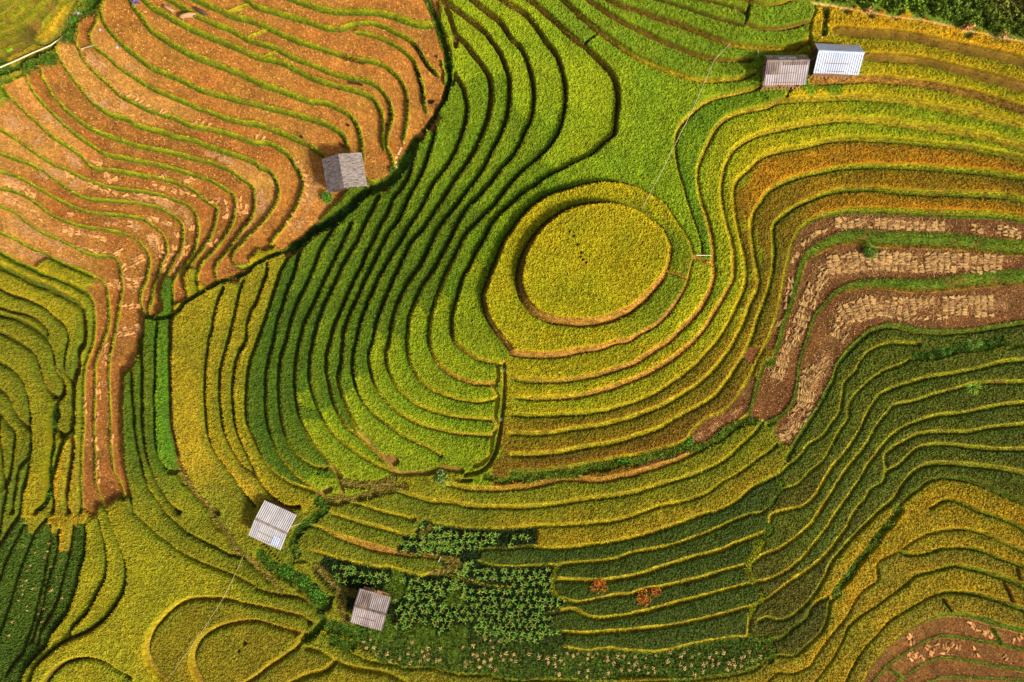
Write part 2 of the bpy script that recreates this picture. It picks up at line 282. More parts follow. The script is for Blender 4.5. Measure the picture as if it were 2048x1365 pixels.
e('yyyyggg', (3.5, 3.5, 3, 3, 3, 4, 4), .55, "c2 0 740 150 745 350 735 500 705 700 680 850 645 1000 600 1180 530 1350 440 1500 340 1620 220 1720 100 1780 0 c1 1850 1220 1900 1080 1960 950 1970 870 1940 700 1920 550 1915 430 1940 330 1990 250 2048 170 d1 60 130 170 80 320 35 500 0 d0 600 1345 900 1335 1200 1345 1500 1364 d1 1750 20 2048 60")
e('yyygggg', (3.5, 3.5, 3, 3, 3, 4.5, 5), .55, "c2 0 910 200 910 400 890 600 850 800 820 1000 760 1170 700 1330 610 1480 530 1620 440 1720 320 1800 200 1870 80 1905 0 c1 1960 1200 2010 1060 2048 960 d1 30 800 45 650 35 520 50 430 110 370 210 300 330 240 450 195 600 160 850 155 1100 180 1400 190 1700 200 1900 210 2048 240")
e('ggggyyyG', (7, 6, 5, 3, 3, 3, 5), .55, "d1 2048 390 1800 360 1500 350 1200 340 900 325 650 325 480 355 350 400 250 480 190 600 150 750 120 900 90 1050 50 1200 0 1350 c2 1960 150 1900 290 1830 400 1760 500 1680 570 1560 620 1450 710 1400 780 1300 830 1150 870 1000 910 800 940 600 980 400 1020 200 1040 0 1050", 'R')
# south side
e('yoog', (4, 4, 4), .6, "b2 1540 1150 1700 1180 1900 1190 2048 1180 c2 150 1165 300 1130 450 1105 700 1115 850 1090 1000 1060 1150 1010 1300 960 1450 890 1560 830 1700 760 1820 650 1890 590")
e('yyyg', (3.5, 3.5, 3), .55, "b2 1140 1200 1250 1240 1400 1280 1540 1290 1700 1320 2048 1335 c2 200 1325 400 1300 600 1270 800 1245 1000 1210 1200 1150 1400 1090 1600 1010 1720 940 1850 820 1960 710 2000 650")
e('gyyg', (4, 4, 3.5), .55, "b3 1380 80 1500 110 1700 130 1900 140 2048 135 c3 200 115 400 110 600 95 800 75 950 40 1060 0 c2 1200 1320 1400 1280 1560 1220 1680 1130 1780 1080 1870 1020 1960 950 2048 890 d2 60 835")
e('g' + 'yyy' + 'vvvv', (3, 3.5, 3.5, 3.5, 3, 3), .55, "b3 1790 295 1900 290 2048 290 c3 120 275 250 290 420 290 600 270 800 240 1000 200 1200 140 1400 70 1560 10 1620 0 c2 1750 1310 1850 1240 1930 1170 2048 1110 d2 100 1060 150 1010 240 940 330 830 430 760 490 680 560 580 590 450 610 340 680 260 740 170 790 100 880 50 1000 20 1200 30")
e('g' + 'yyy' + 'vvvv', (3.5, 3.5, 3.5, 3, 3, 3), .55, "b3 1790 400 1900 430 2048 440 c3 200 430 350 425 500 410 700 395 850 370 1000 320 1150 295 1300 260 1450 210 1600 150 1750 80 1900 20 2000 0 d2 30 1290 100 1200 230 1150 330 1050 440 950 510 840 570 730 640 620 650 520 700 430 780 350 850 290 950 230 1080 180 1180 110")
e('yyyy' + 'vvvv', (3.5, 3.5, 3, 3, 3, 4), .55, "c3 370 540 600 550 760 545 900 525 1050 490 1200 440 1350 395 1500 350 1650 310 1800 250 1950 190 2048 130 d2 30 1400 150 1355 280 1320 390 1220 450 1110 520 1000 600 910 680 800 740 700 780 610 830 520 900 430 1000 380 1150 330 1300 290 1500 260 1650 230 1850 180 2048 150")
e('yyyy' + 'vvvv', (3, 3.5, 3, 3, 3, 4), .55, "c3 400 690 520 720 700 695 850 665 960 655 1060 620 1200 600 1350 565 1500 530 1650 485 1800 440 1930 400 2000 350 d3 80 300 200 220 330 110 410 0 d2 480 1260 560 1130 620 1040 700 940 790 820 860 700 940 590 1010 520 1150 490 1300 440 1480 390 1700 340 2048 330")
e('yyyy' + 'vvvv', (3, 3.5, 3, 3, 3, 4), .55, "c3 270 815 400 790 500 785 590 830 700 850 850 835 1000 810 1150 775 1300 730 1500 680 1650 640 1800 600 1950 560 2048 540 d3 130 480 270 370 380 240 480 110 550 0 d2 650 1230 740 1100 800 990 870 900 950 800 1050 710 1180 650 1350 600 1550 580 1750 540 1900 510 2048 500")
e('yyyy' + 'vvvv', (3, 3.5, 3, 3, 3, 4), .55, "c3 400 960 600 970 800 955 1000 940 1200 920 1400 885 1600 840 1800 785 1950 740 2048 690 d3 150 580 300 480 420 380 520 270 620 130 690 0 d2 780 1260 820 1190 920 1120 940 1040 940 930 1000 860 1100 800 1200 750 1400 730 1600 730 1800 690 2048 670")
e('vvvv', (2.5, 3.5), .5, "d2 940 1060 1050 990 1130 910 1220 850 1400 830 1600 850 1850 870 2048 870")
e('vvvv', (3, 3, 4), .5, "c3 1980 870 d3 0 845 80 865 170 840 260 770 380 640 460 510 500 420 620 270 760 120 880 0 d2 1000 1260 1080 1140 1170 1040 1280 990 1450 980 1650 1000 1850 1020 2048 1060")
e('G', (3, 5), .6, "d2 1000 1364 1100 1270 1200 1190 1300 1120 1420 1100 1600 1120 1750 1170 1900 1240 2048 1300")
e('g', (3, 3), .5, "d2 1300 1340 1420 1275 1530 1290 1650 1350 d3 1700 0 1850 50 1980 100 2048 150")
e('yyyy', (3, 4, 3), .6, "c3 430 1090 600 1110 780 1095 950 1110 1100 1125 1250 1105 1450 1060 1650 1020 1880 995")
e('y', (2, 2), .3, "c3 1880 995 1905 830", 'L')
e('ygyG', (2, 2, 3, 3), .6, "b3 540 960 650 1050 780 1130 920 1190 1080 1210 1200 1240 1400 1240 1600 1290 1850 1300 2048 1345 c3 200 1340 500 1345 800 1364 1200 1350 1500 1330 1750 1300 1930 1250 2048 1170 d3 80 1150 200 1150 300 1080 420 960 470 850 500 720 560 650")
e('ya', (3, 3), .4, "b3 400 1090 500 1110 640 1190 760 1240 900 1270 1050 1290 1200 1364")
e('y', (3, 3), .3, "b3 300 1364 430 1300 560 1270 640 1190", 'L')
e('oyo', (2.5, 2.5), .5, "a3 1620 1364 1560 1230 1560 1120 1620 1010 1720 940 1860 890 2048 870 b3 150 910 300 950 380 970")
e('yo', (2.5, 2.5), .4, "b3 380 970 350 1060 250 1140 100 1240 0 1320 a3 1980 1364", 'R')
e('oyo', (2.5, 2.5), .5, "a3 1370 1364 1280 1290 1210 1200 1190 1090 1220 970 1290 870 1370 790 1450 730 1560 695 1720 690 1850 700 1960 730 2048 750 b3 120 775 260 810 380 840 440 880")
e('d', (2, 2), .6, "a2 860 1345 a3 870 20 900 120 950 240 1000 380 1020 500 990 640 920 760 830 870 720 950 600 1000 500 1050 400 1130 310 1220 250 1364")
e('d', (2, 2), .6, "a2 780 1330 a3 790 30 800 100 840 250 865 400 850 520 790 640 730 760 650 860 580 930 560 1010")
e('d', (2.5, 3), .6, "a3 370 1364 430 1280 520 1210 640 1170 740 1165 850 1200 950 1260 1050 1320")
e('d', (1.5, 1.5), .5, "a3 690 100 700 200 690 340 650 480 620 620 580 740 520 840 430 960 370 1080 300 1150 220 1240 170 1364")
e('gd', (1.5, 1.5), .4, "a3 590 110 580 250 550 400 510 560 470 700 400 850 340 960 310 1060")
e('gd', (1.5, 1.5), .4, "a3 410 110 400 280 370 450 340 600 300 750 270 880 230 1000 200 1120 130 1200 60 1300")
e('gd', (1.5, 1.5), .4, "a3 380 60 290 160 240 300 180 450 130 600 80 780 30 920 0 1000")
e('gd', (1.5, 1.5), .4, "a3 200 110 130 250 60 400 20 520 0 560")
e('gd', (1.5, 1.5), .4, "a3 480 150 470 300 420 480 380 640 350 780 300 930 260 1040")
# stubble of the right valley
e('GGGGg', (4, 6, 7, 13, 14, 13, 12), .8, "c2 1890 590 1930 480 1990 290 2048 170 d2 30 200 70 80 100 0 d1 130 1230 190 1080 240 900 270 780 320 690 420 620 560 560 700 540 900 560 1100 565 1300 570 1500 580 1700 605 1900 625 2048 625")
e('GGGGG', (5, 4, 5, 10, 14, 14, 12), .8, "d2 0 660 80 620 150 560 200 470 230 350 250 200 280 80 310 0 d1 370 1180 430 1100 500 1020 570 970 700 930 900 915 1100 930 1300 930 1500 905 1700 885 1900 870 2048 870")
e('GGGG', (4, 5, 5, 5), .8, "d1 2048 1220 1800 1260 1600 1290 1400 1300 1200 1290 1080 1260 950 1250 820 1290 740 1350 d2 700 20 620 110 550 200 510 320 450 430 400 530 340 620 280 710 230 790 190 860 140 960", 'R')
# lower right corner
e('G', (4, 4), .5, "d3 0 1020 100 1010 200 930 300 860 370 750 470 680")
e('yyyg', (3, 2, 2.5, 3), .55, "d3 0 1350 80 1290 200 1290 330 1230 400 1130 460 1040 560 920 640 810 700 700 780 610 870 540 870 420 930 370 1020 330 1120 260 1250 190 1400 150 1600 145 1750 180 1900 250 2048 320")
e('g', (3, 3, 4), .5, "d3 1060 320 1130 345 1250 335 1400 290 1550 290 1700 310 1850 370 2048 440")
e('yggg', (2, 2.5, 3.5, 5), .55, "d3 370 1364 460 1250 530 1150 590 1040 640 930 730 840 850 760 970 670 1080 590 1180 510 1300 480 1400 450 1500 430 1650 460 1800 500 1950 550 2048 600")
e('yggg', (2, 2.5, 3, 5), .55, "d3 610 1364 680 1230 750 1110 850 1000 960 880 1080 800 1200 730 1320 670 1450 640 1600 650 1750 680 1900 730 2048 780")
e('ygGG', (2, 3, 5, 5), .55, "d3 760 1364 830 1220 920 1120 1020 1030 1120 950 1250 880 1400 830 1550 830 1700 860 1850 910 2048 960")
e('GGG', (3, 4, 5), .55, "d3 860 1350 920 1270 1000 1200 1120 1120 1250 1040 1380 1000 1550 1010 1700 1040 1850 1060 1950 1090 2048 1110")
e('GGG', (3, 4, 5), .55, "d3 1050 1350 1150 1280 1280 1200 1420 1170 1560 1190 1700 1210 1850 1240 2048 1270")
e('GGG', (3, 4, 4), .55, "d3 1280 1364 1400 1330 1600 1330 2048 1350")
e('G', (4, 4), .2, "d3 1800 940 1850 1050"); e('G', (4, 4), .2, "d3 960 1260 1050 1320")
e('d', (2, 2), .2, "d3 1885 560 1910 620 1940 710"); e('d', (1.5, 1.5), .2, "d3 1400 700 1450 785"); e('d', (2, 2), .2, "d3 1995 450 1995 540")
# top right
e('bbb', (1.5, 3, 3), .5, "c0 1860 200 1960 230 2048 240 d0 120 235 240 210 340 180")
e('bby', (4, 4, 4, 5), .55, "c0 760 0 880 60 1000 95 1150 150 1300 195 1450 250 1600 310 1750 365 1900 385 2048 400 d0 150 400 240 380 320 320")
e('bbb', (3.5, 3, 2), .55, "c0 600 0 700 70 800 140 920 210 1050 270 1200 340 1350 400 1450 440 1600 475 1750 490 1920 485")
e('bbyy', (3, 3.5, 3.5, 2.5), .55, "c0 400 0 480 80 570 160 680 250 800 340 900 410 1020 480 1150 540 1280 590 1400 630 1550 655 1700 650 1850 630 1930 600")
e('d', (2, 2), .45, "c0 1170 0 1300 40 1450 90 1600 145 1750 185 1850 205")
e('d', (2, 2), .4, "c0 1450 0 1600 20 1720 50 1870 110"); e('by', (2, 2), .4, "c0 1820 0 1950 30 2048 45 d0 100 35 200 0")
e('d', (2, 2), .1, "c0 1900 30 1880 110 1860 200"); e('d', (2, 2), .1, "c0 690 270 580 360")
e('bb', (7, 7, 8, 9), .9, "d0 540 255 700 265 900 280 1100 295 1300 335 1500 385 1700 425 1900 465 2048 510")
e('bb', (5, 6, 8, 9), .9, "d0 770 460 900 465 1100 480 1300 510 1500 560 1700 610 1900 665 2048 710")
e('ob', (5, 4, 6, 8), .8, "d0 350 655 500 655 700 645 850 640 1050 660 1250 680 1450 720 1650 765 1850 830 2048 890")
# upper middle of the lower field
e('y', (3, 3.5, 2), .5, "b3 620 10 720 50 850 90 1000 130 1100 160 1200 190 1300 180")
e('yoo', (3, 5, 3), .5, "b3 420 100 520 130 640 190 760 230 900 280 1050 310 1200 340 1350 350 1460 360")
e('yyy', (3, 3, 3), .5, "b3 480 320 650 370 800 410 950 440 1100 450 1220 490 1330 515 1420 490 1550 510 1700 550 1850 590 2048 610")
e('y', (2, 3), .4, "b2 770 1290 900 1330 1000 1364 b3 1150 30 1260 60")
# bunds without a step
e('y', (2.5, 2.5), .1, "a0 1856 104 1980 36"); e('y', (2.5, 2.5), .1, "b0 -40 308 72 240"); e('y', (2, 2), .1, "b0 92 456 160 408")
e('o', (1.5, 1.5), 0, "c1 1250 810 1390 870"); e('o', (2, 2), 0, "c1 1460 690 1530 730 1610 770")
# strips that are no field: (class, half width, depth, line)
STRIPS = [
 ('wd', 8, .5, "a0 800 0 740 80 650 140 580 210 480 320 380 410 250 480 100 560 0 590"),
 ('wd', 8, .9, "b0 1360 -20 1400 80 1450 200 1490 330 1530 450 1545 560"),
 ('wdd', 6, .9, "b0 1545 560 1545 640 1510 800 1430 930 1350 1050"),
 ('wd', 11, .9, "b0 1290 1130 1250 1200 1190 1300 b1 1130 40 1040 110 880 170"),
 ('wdd', 12, .7, "b1 880 170 760 290 600 420 480 480 400 560 300 620"),
 ('wd', 5, .6, "b1 300 620 150 680 0 750 a1 1980 820 1900 850 1750 900 1600 990 1500 1050 1430 1130"),
 ('wd', 4, .5, "a1 1400 1160 1280 1185 1170 1180 1150 1300 a2 1115 0 1100 130"),
 ('pa', 5, .3, "b0 1500 20 1540 120 1590 280 1600 380"),
 ('pa', 3, .2, "b0 1600 600 1570 700"),
 ('wd', 6, .5, "a2 430 520 425 640 430 760 430 860 405 960 400 1080 395 1200 370 1300 300 1364"),
 ('di', 4, .12, "b2 1985 190 1990 300 1985 420 1980 520 1965 640 1945 760 1920 880 1870 980 1800 1040 1680 1070"),
 ('yp', 4, -.1, "b2 1930 200 1935 300 1900 380 1930 450 1920 560 1910 640 1930 680 1890 760 1880 870 1840 950 1750 1000"),
 ('pa', 5, 0, "b2 1000 930 1050 960 1130 1050 1250 1060 1400 1050 1500 1020 1650 1040"),
 ('pa', 8, 0, "b2 1070 920 1120 960"),
 ('wt', 9, .1, "b2 700 1130 850 1150 1000 1140 1100 1100"),
 ('pa', 4, .1, "b2 820 720 900 800 980 890 1040 930"),
 ('pa', 5, .2, "b2 600 1000 650 1080 690 1160 700 1240"),
 ('wt', 9, .4, "b2 560 1270 700 1270 850 1240 1000 1200 1180 1160"),
 ('wd', 9, .3, "b2 500 1280 560 1320 b3 480 40 380 120 300 250 330 330"),
 ('pa', 5, 0, "b2 500 1230 600 1180"),
 ('lg', 8, .3, "c2 0 1090 150 1100 300 1070 500 1060 650 1010 760 1010 880 960 1000 970 1120 920 1250 900 1350 860 1440 850 1560 830 1700 720 1850 650 1950 640"),
 ('lg', 6, .3, "b2 1840 1080 1950 1110 2048 1110"),
 ('lg', 3, .3, "b2 1600 1120 1720 1110"),
 ('wt', 8, .3, "a2 1440 1050 1500 1130 1590 1220 1700 1330 a3 1720 60 1800 130 1870 230 1940 330 2048 400 b3 60 470 140 540 200 620"),
 ('pa', 5, .3, "a2 1360 1040 1400 1050 1450 1040"),
 ('wd', 12, .3, "b3 60 330 130 410 230 450"), ('wd', 17, .2, "b3 250 470 330 510 420 580 480 650 560 700"),
 ('wt', 8, .2, "b3 480 430 560 500 640 590 720 620 790 640"), ('wt', 10, .2, "b3 690 650 690 760 720 850"),
 ('wd', 8, .4, "b3 500 760 540 860 480 950 420 1000"),
 ('wd', 14, .1, "b3 600 900 720 930 850 960"), ('wd', 12, .1, "b3 620 1010 760 1060"),
 ('pa', 2.5, 0, "d0 260 0 340 20 370 100 340 180 330 300 350 420 380 500 360 640"),
 ('wd', 6, .2, "d0 450 90 450 200 440 280"),
 ('wd', 3, .2, "d0 180 700 160 760 130 800"),
 ('lg', 3.5, 0, "d2 2048 30 1900 60"), ('wd', 10, 0, "d2 1180 120 1350 110 1500 60 1650 50 1850 0"),
 ('lg', 8, .2, "d3 1040 -10 960 90 870 200 800 290 720 390 650 490 570 590 520 660"),
 ('lg', 8, .1, "d3 0 1000 30 1100 10 1180"), ('lg', 5, .1, "c3 2030 90 2048 180 d3 10 100 20 160"),
 ('lg', 4, 0, "d2 100 1120 90 1200 40 1290 0 1330 "),
 ('yg', 7, 0, "c3 2000 250 1960 300 1900 380 1890 480 1920 560"), ('yg', 5, 0, "c3 1980 620 1990 690 1930 770 1900 830"),
 ('lg', 5, .1, "c3 1900 1000 2000 1010 2048 1040"), ('yg', 5, 0, "c3 370 430 330 520 340 640 420 690"),
 ('wt', 7, 0, "b3 1500 370 1620 400 1500 460 1420 470"), ('wt', 5, 0, "b3 1320 180 1400 120"),
]
PATHS = [(4, "d0 260 0 450 40 650 75 850 110 1000 140 1200 160 1400 200 1600 250 1800 290 2048 340"), (2.6, "a0 690 0 650 50 600 110 560 160 540 180")]
# ---------------------------------------------------------------- what grows where
# key: (class, own colour, canopy height, field)   class 0 bare / stubble, 1 rice, 2 weeds and grass, 3 corn ground, 4 shrubs
K = {
 'st': (0, (160, 106, 42), 0, None), 'sp': (0, (174, 122, 56), 0, None), 'sb': (0, (144, 92, 36), 0, None), 'sr': (0, (138, 88, 36), 0, None),
 'so': (0, (104, 68, 34), 0, None), 'sl': (0, (112, 74, 32), 0, None),
 'lime': (1, (146, 164, 16), .75, 'lime'), 'sadl': (1, (136, 160, 18), .75, 'lime'), 'top': (1, (126, 150, 22), .75, 'topg'),
 'grn': (1, (118, 142, 12), .8, 'west'), 'dgrn': (1, (98, 120, 10), .8, 'west'), 'ddg': (1, (80, 106, 10), .8, 'west'), 'wl': (1, (134, 150, 12), .75, 'westlow'),
 'mound': (1, (172, 162, 12), .7, 'mound'), 'ring': (1, (168, 160, 10), .7, 'ring'), 'ringg': (1, (124, 138, 12), .7, 'ring'),
 'e1': (1, (116, 144, 14), .75, 'east'), 'e2': (1, (166, 168, 14), .7, 'east'), 'e3': (1, (172, 166, 12), .7, 'east'), 'e4': (1, (156, 146, 12), .7, 'east'),
 'gold': (1, (206, 166, 22), .7, 'gold'), 'gold2': (1, (182, 162, 18), .7, 'gold'), 'gold3': (1, (178, 166, 14), .7, 'gold'), 'ygr': (1, (162, 168, 14), .7, 'gold'),
 'ripe': (1, (172, 128, 14), .65, 'ripe'), 'olive': (1, (130, 110, 10), .65, 'ripe'), 'ol2': (1, (150, 120, 10), .65, 'ripe'),
 'c1': (1, (164, 156, 10), .65, 'southhill'), 'c2': (1, (138, 118, 10), .65, 'southhill'), 'c3': (1, (126, 98, 14), .65, 'southhill'),
 's1': (1, (138, 134, 14), .65, 'south'), 's2': (1, (156, 136, 14), .65, 'south'), 's3': (1, (72, 88, 12), .7, 'southg'), 's4': (1, (118, 122, 14), .65, 'south'),
 'v1': (1, (96, 104, 14), .65, 'valley'), 'v2': (1, (92, 90, 14), .65, 'valley'),
 'rg': (1, (168, 144, 12), .65, 'corner'), 'ro': (1, (150, 130, 14), .65, 'corner'), 'ry': (1, (180, 150, 14), .65, 'corner'),
 'b1': (1, (152, 146, 16), .9, 'bottom'), 'b2': (1, (138, 126, 14), .9, 'bottom'), 'b3': (1, (128, 128, 14), .9, 'bottom'),
 'l1': (1, (148, 138, 12), .9, 'left'), 'l2': (1, (126, 124, 12), .9, 'left'), 'l3': (1, (114, 122, 16), .9, 'left'), 'ly': (1, (176, 146, 22), .9, 'left'),
 'k1': (1, (98, 114, 12), .9, 'column'), 'k2': (1, (98, 138, 18), .9, 'column'), 'k3': (1, (154, 140, 16), .9, 'yellowcol'), 'k4': (1, (176, 154, 30), .9, 'yellowcol'), 'k5': (1, (92, 120, 14), .9, 'column'),
 'k6': (1, (122, 126, 20), .9, 'yellowcol'), 'kb': (1, (144, 138, 16), .9, 'column'),
 'f1': (1, (120, 126, 18), .9, 'far'), 'f2': (1, (168, 142, 26), .9, 'far'),
 'cg': (3, (34, 52, 14), 0, None), 'cb': (3, (74, 98, 18), .5, 'leafy'), 'cd': (3, (84, 106, 28), 0, None),
 'sh': (4, (98, 120, 28), 0, None), 'shl': (4, (96, 122, 40), 0, None), 'shb': (4, (110, 80, 30), 0, None),
 'wd': (2, (78, 108, 24), 0, None), 'wdd': (2, (48, 76, 20), 0, None), 'wt': (2, (128, 122, 34), 0, None), 'lg': (2, (96, 120, 28), 0, None), 'yg': (2, (142, 146, 24), 0, None), 'yp': (0, (168, 150, 34), 0, None),
 'pt': (0, (206, 156, 96), 0, None), 'pa': (0, (136, 106, 48), 0, None), 'di': (0, (112, 86, 36), 0, None),
}
FIELDS = {
 'lime': 'bright lime green rice on the wide terraces above the mound',
 'topg': 'fresh green rice in the narrow terraces at the top beside the two huts',
 'west': 'deep green rice in the long curved terraces west of the mound',
 'westlow': 'light green rice where the curved terraces end at the ditch below the mound',
 'mound': 'yellow green rice on the flat round top of the mound',
 'ring': 'yellow green rice in the ring terrace around the mound',
 'east': 'yellow green rice in the narrow terraces just east of the ring terrace',
 'gold': 'golden yellow rice in the terraces right of the white hut',
 'ripe': 'brownish ripe rice in the terraces above the straw strewn valley',
 'southhill': 'olive yellow rice in the terraces curving below the mound right of the ditch',
 'south': 'olive rice in the long terraces under the green weedy bank',
 'southg': 'dark green rice in the terraces right of the corn plot',
 'valley': 'dark olive rice in the narrow terraces climbing to the right edge',
 'corner': 'golden ripe rice in the terraces of the lower right corner',
 'bottom': 'yellow olive rice on the broad terraces along the bottom edge',
 'left': 'olive yellow rice in the terraces at the left edge',
 'column': 'green rice in the narrow upright terraces beside the brown stubble strip',
 'yellowcol': 'ripe yellow rice in the upright terraces left of the deep green ones',
 'far': 'olive rice beyond the gully in the upper left corner',
 'leafy': 'dark green leafy crop in the slanting beds of the lower left corner',
}
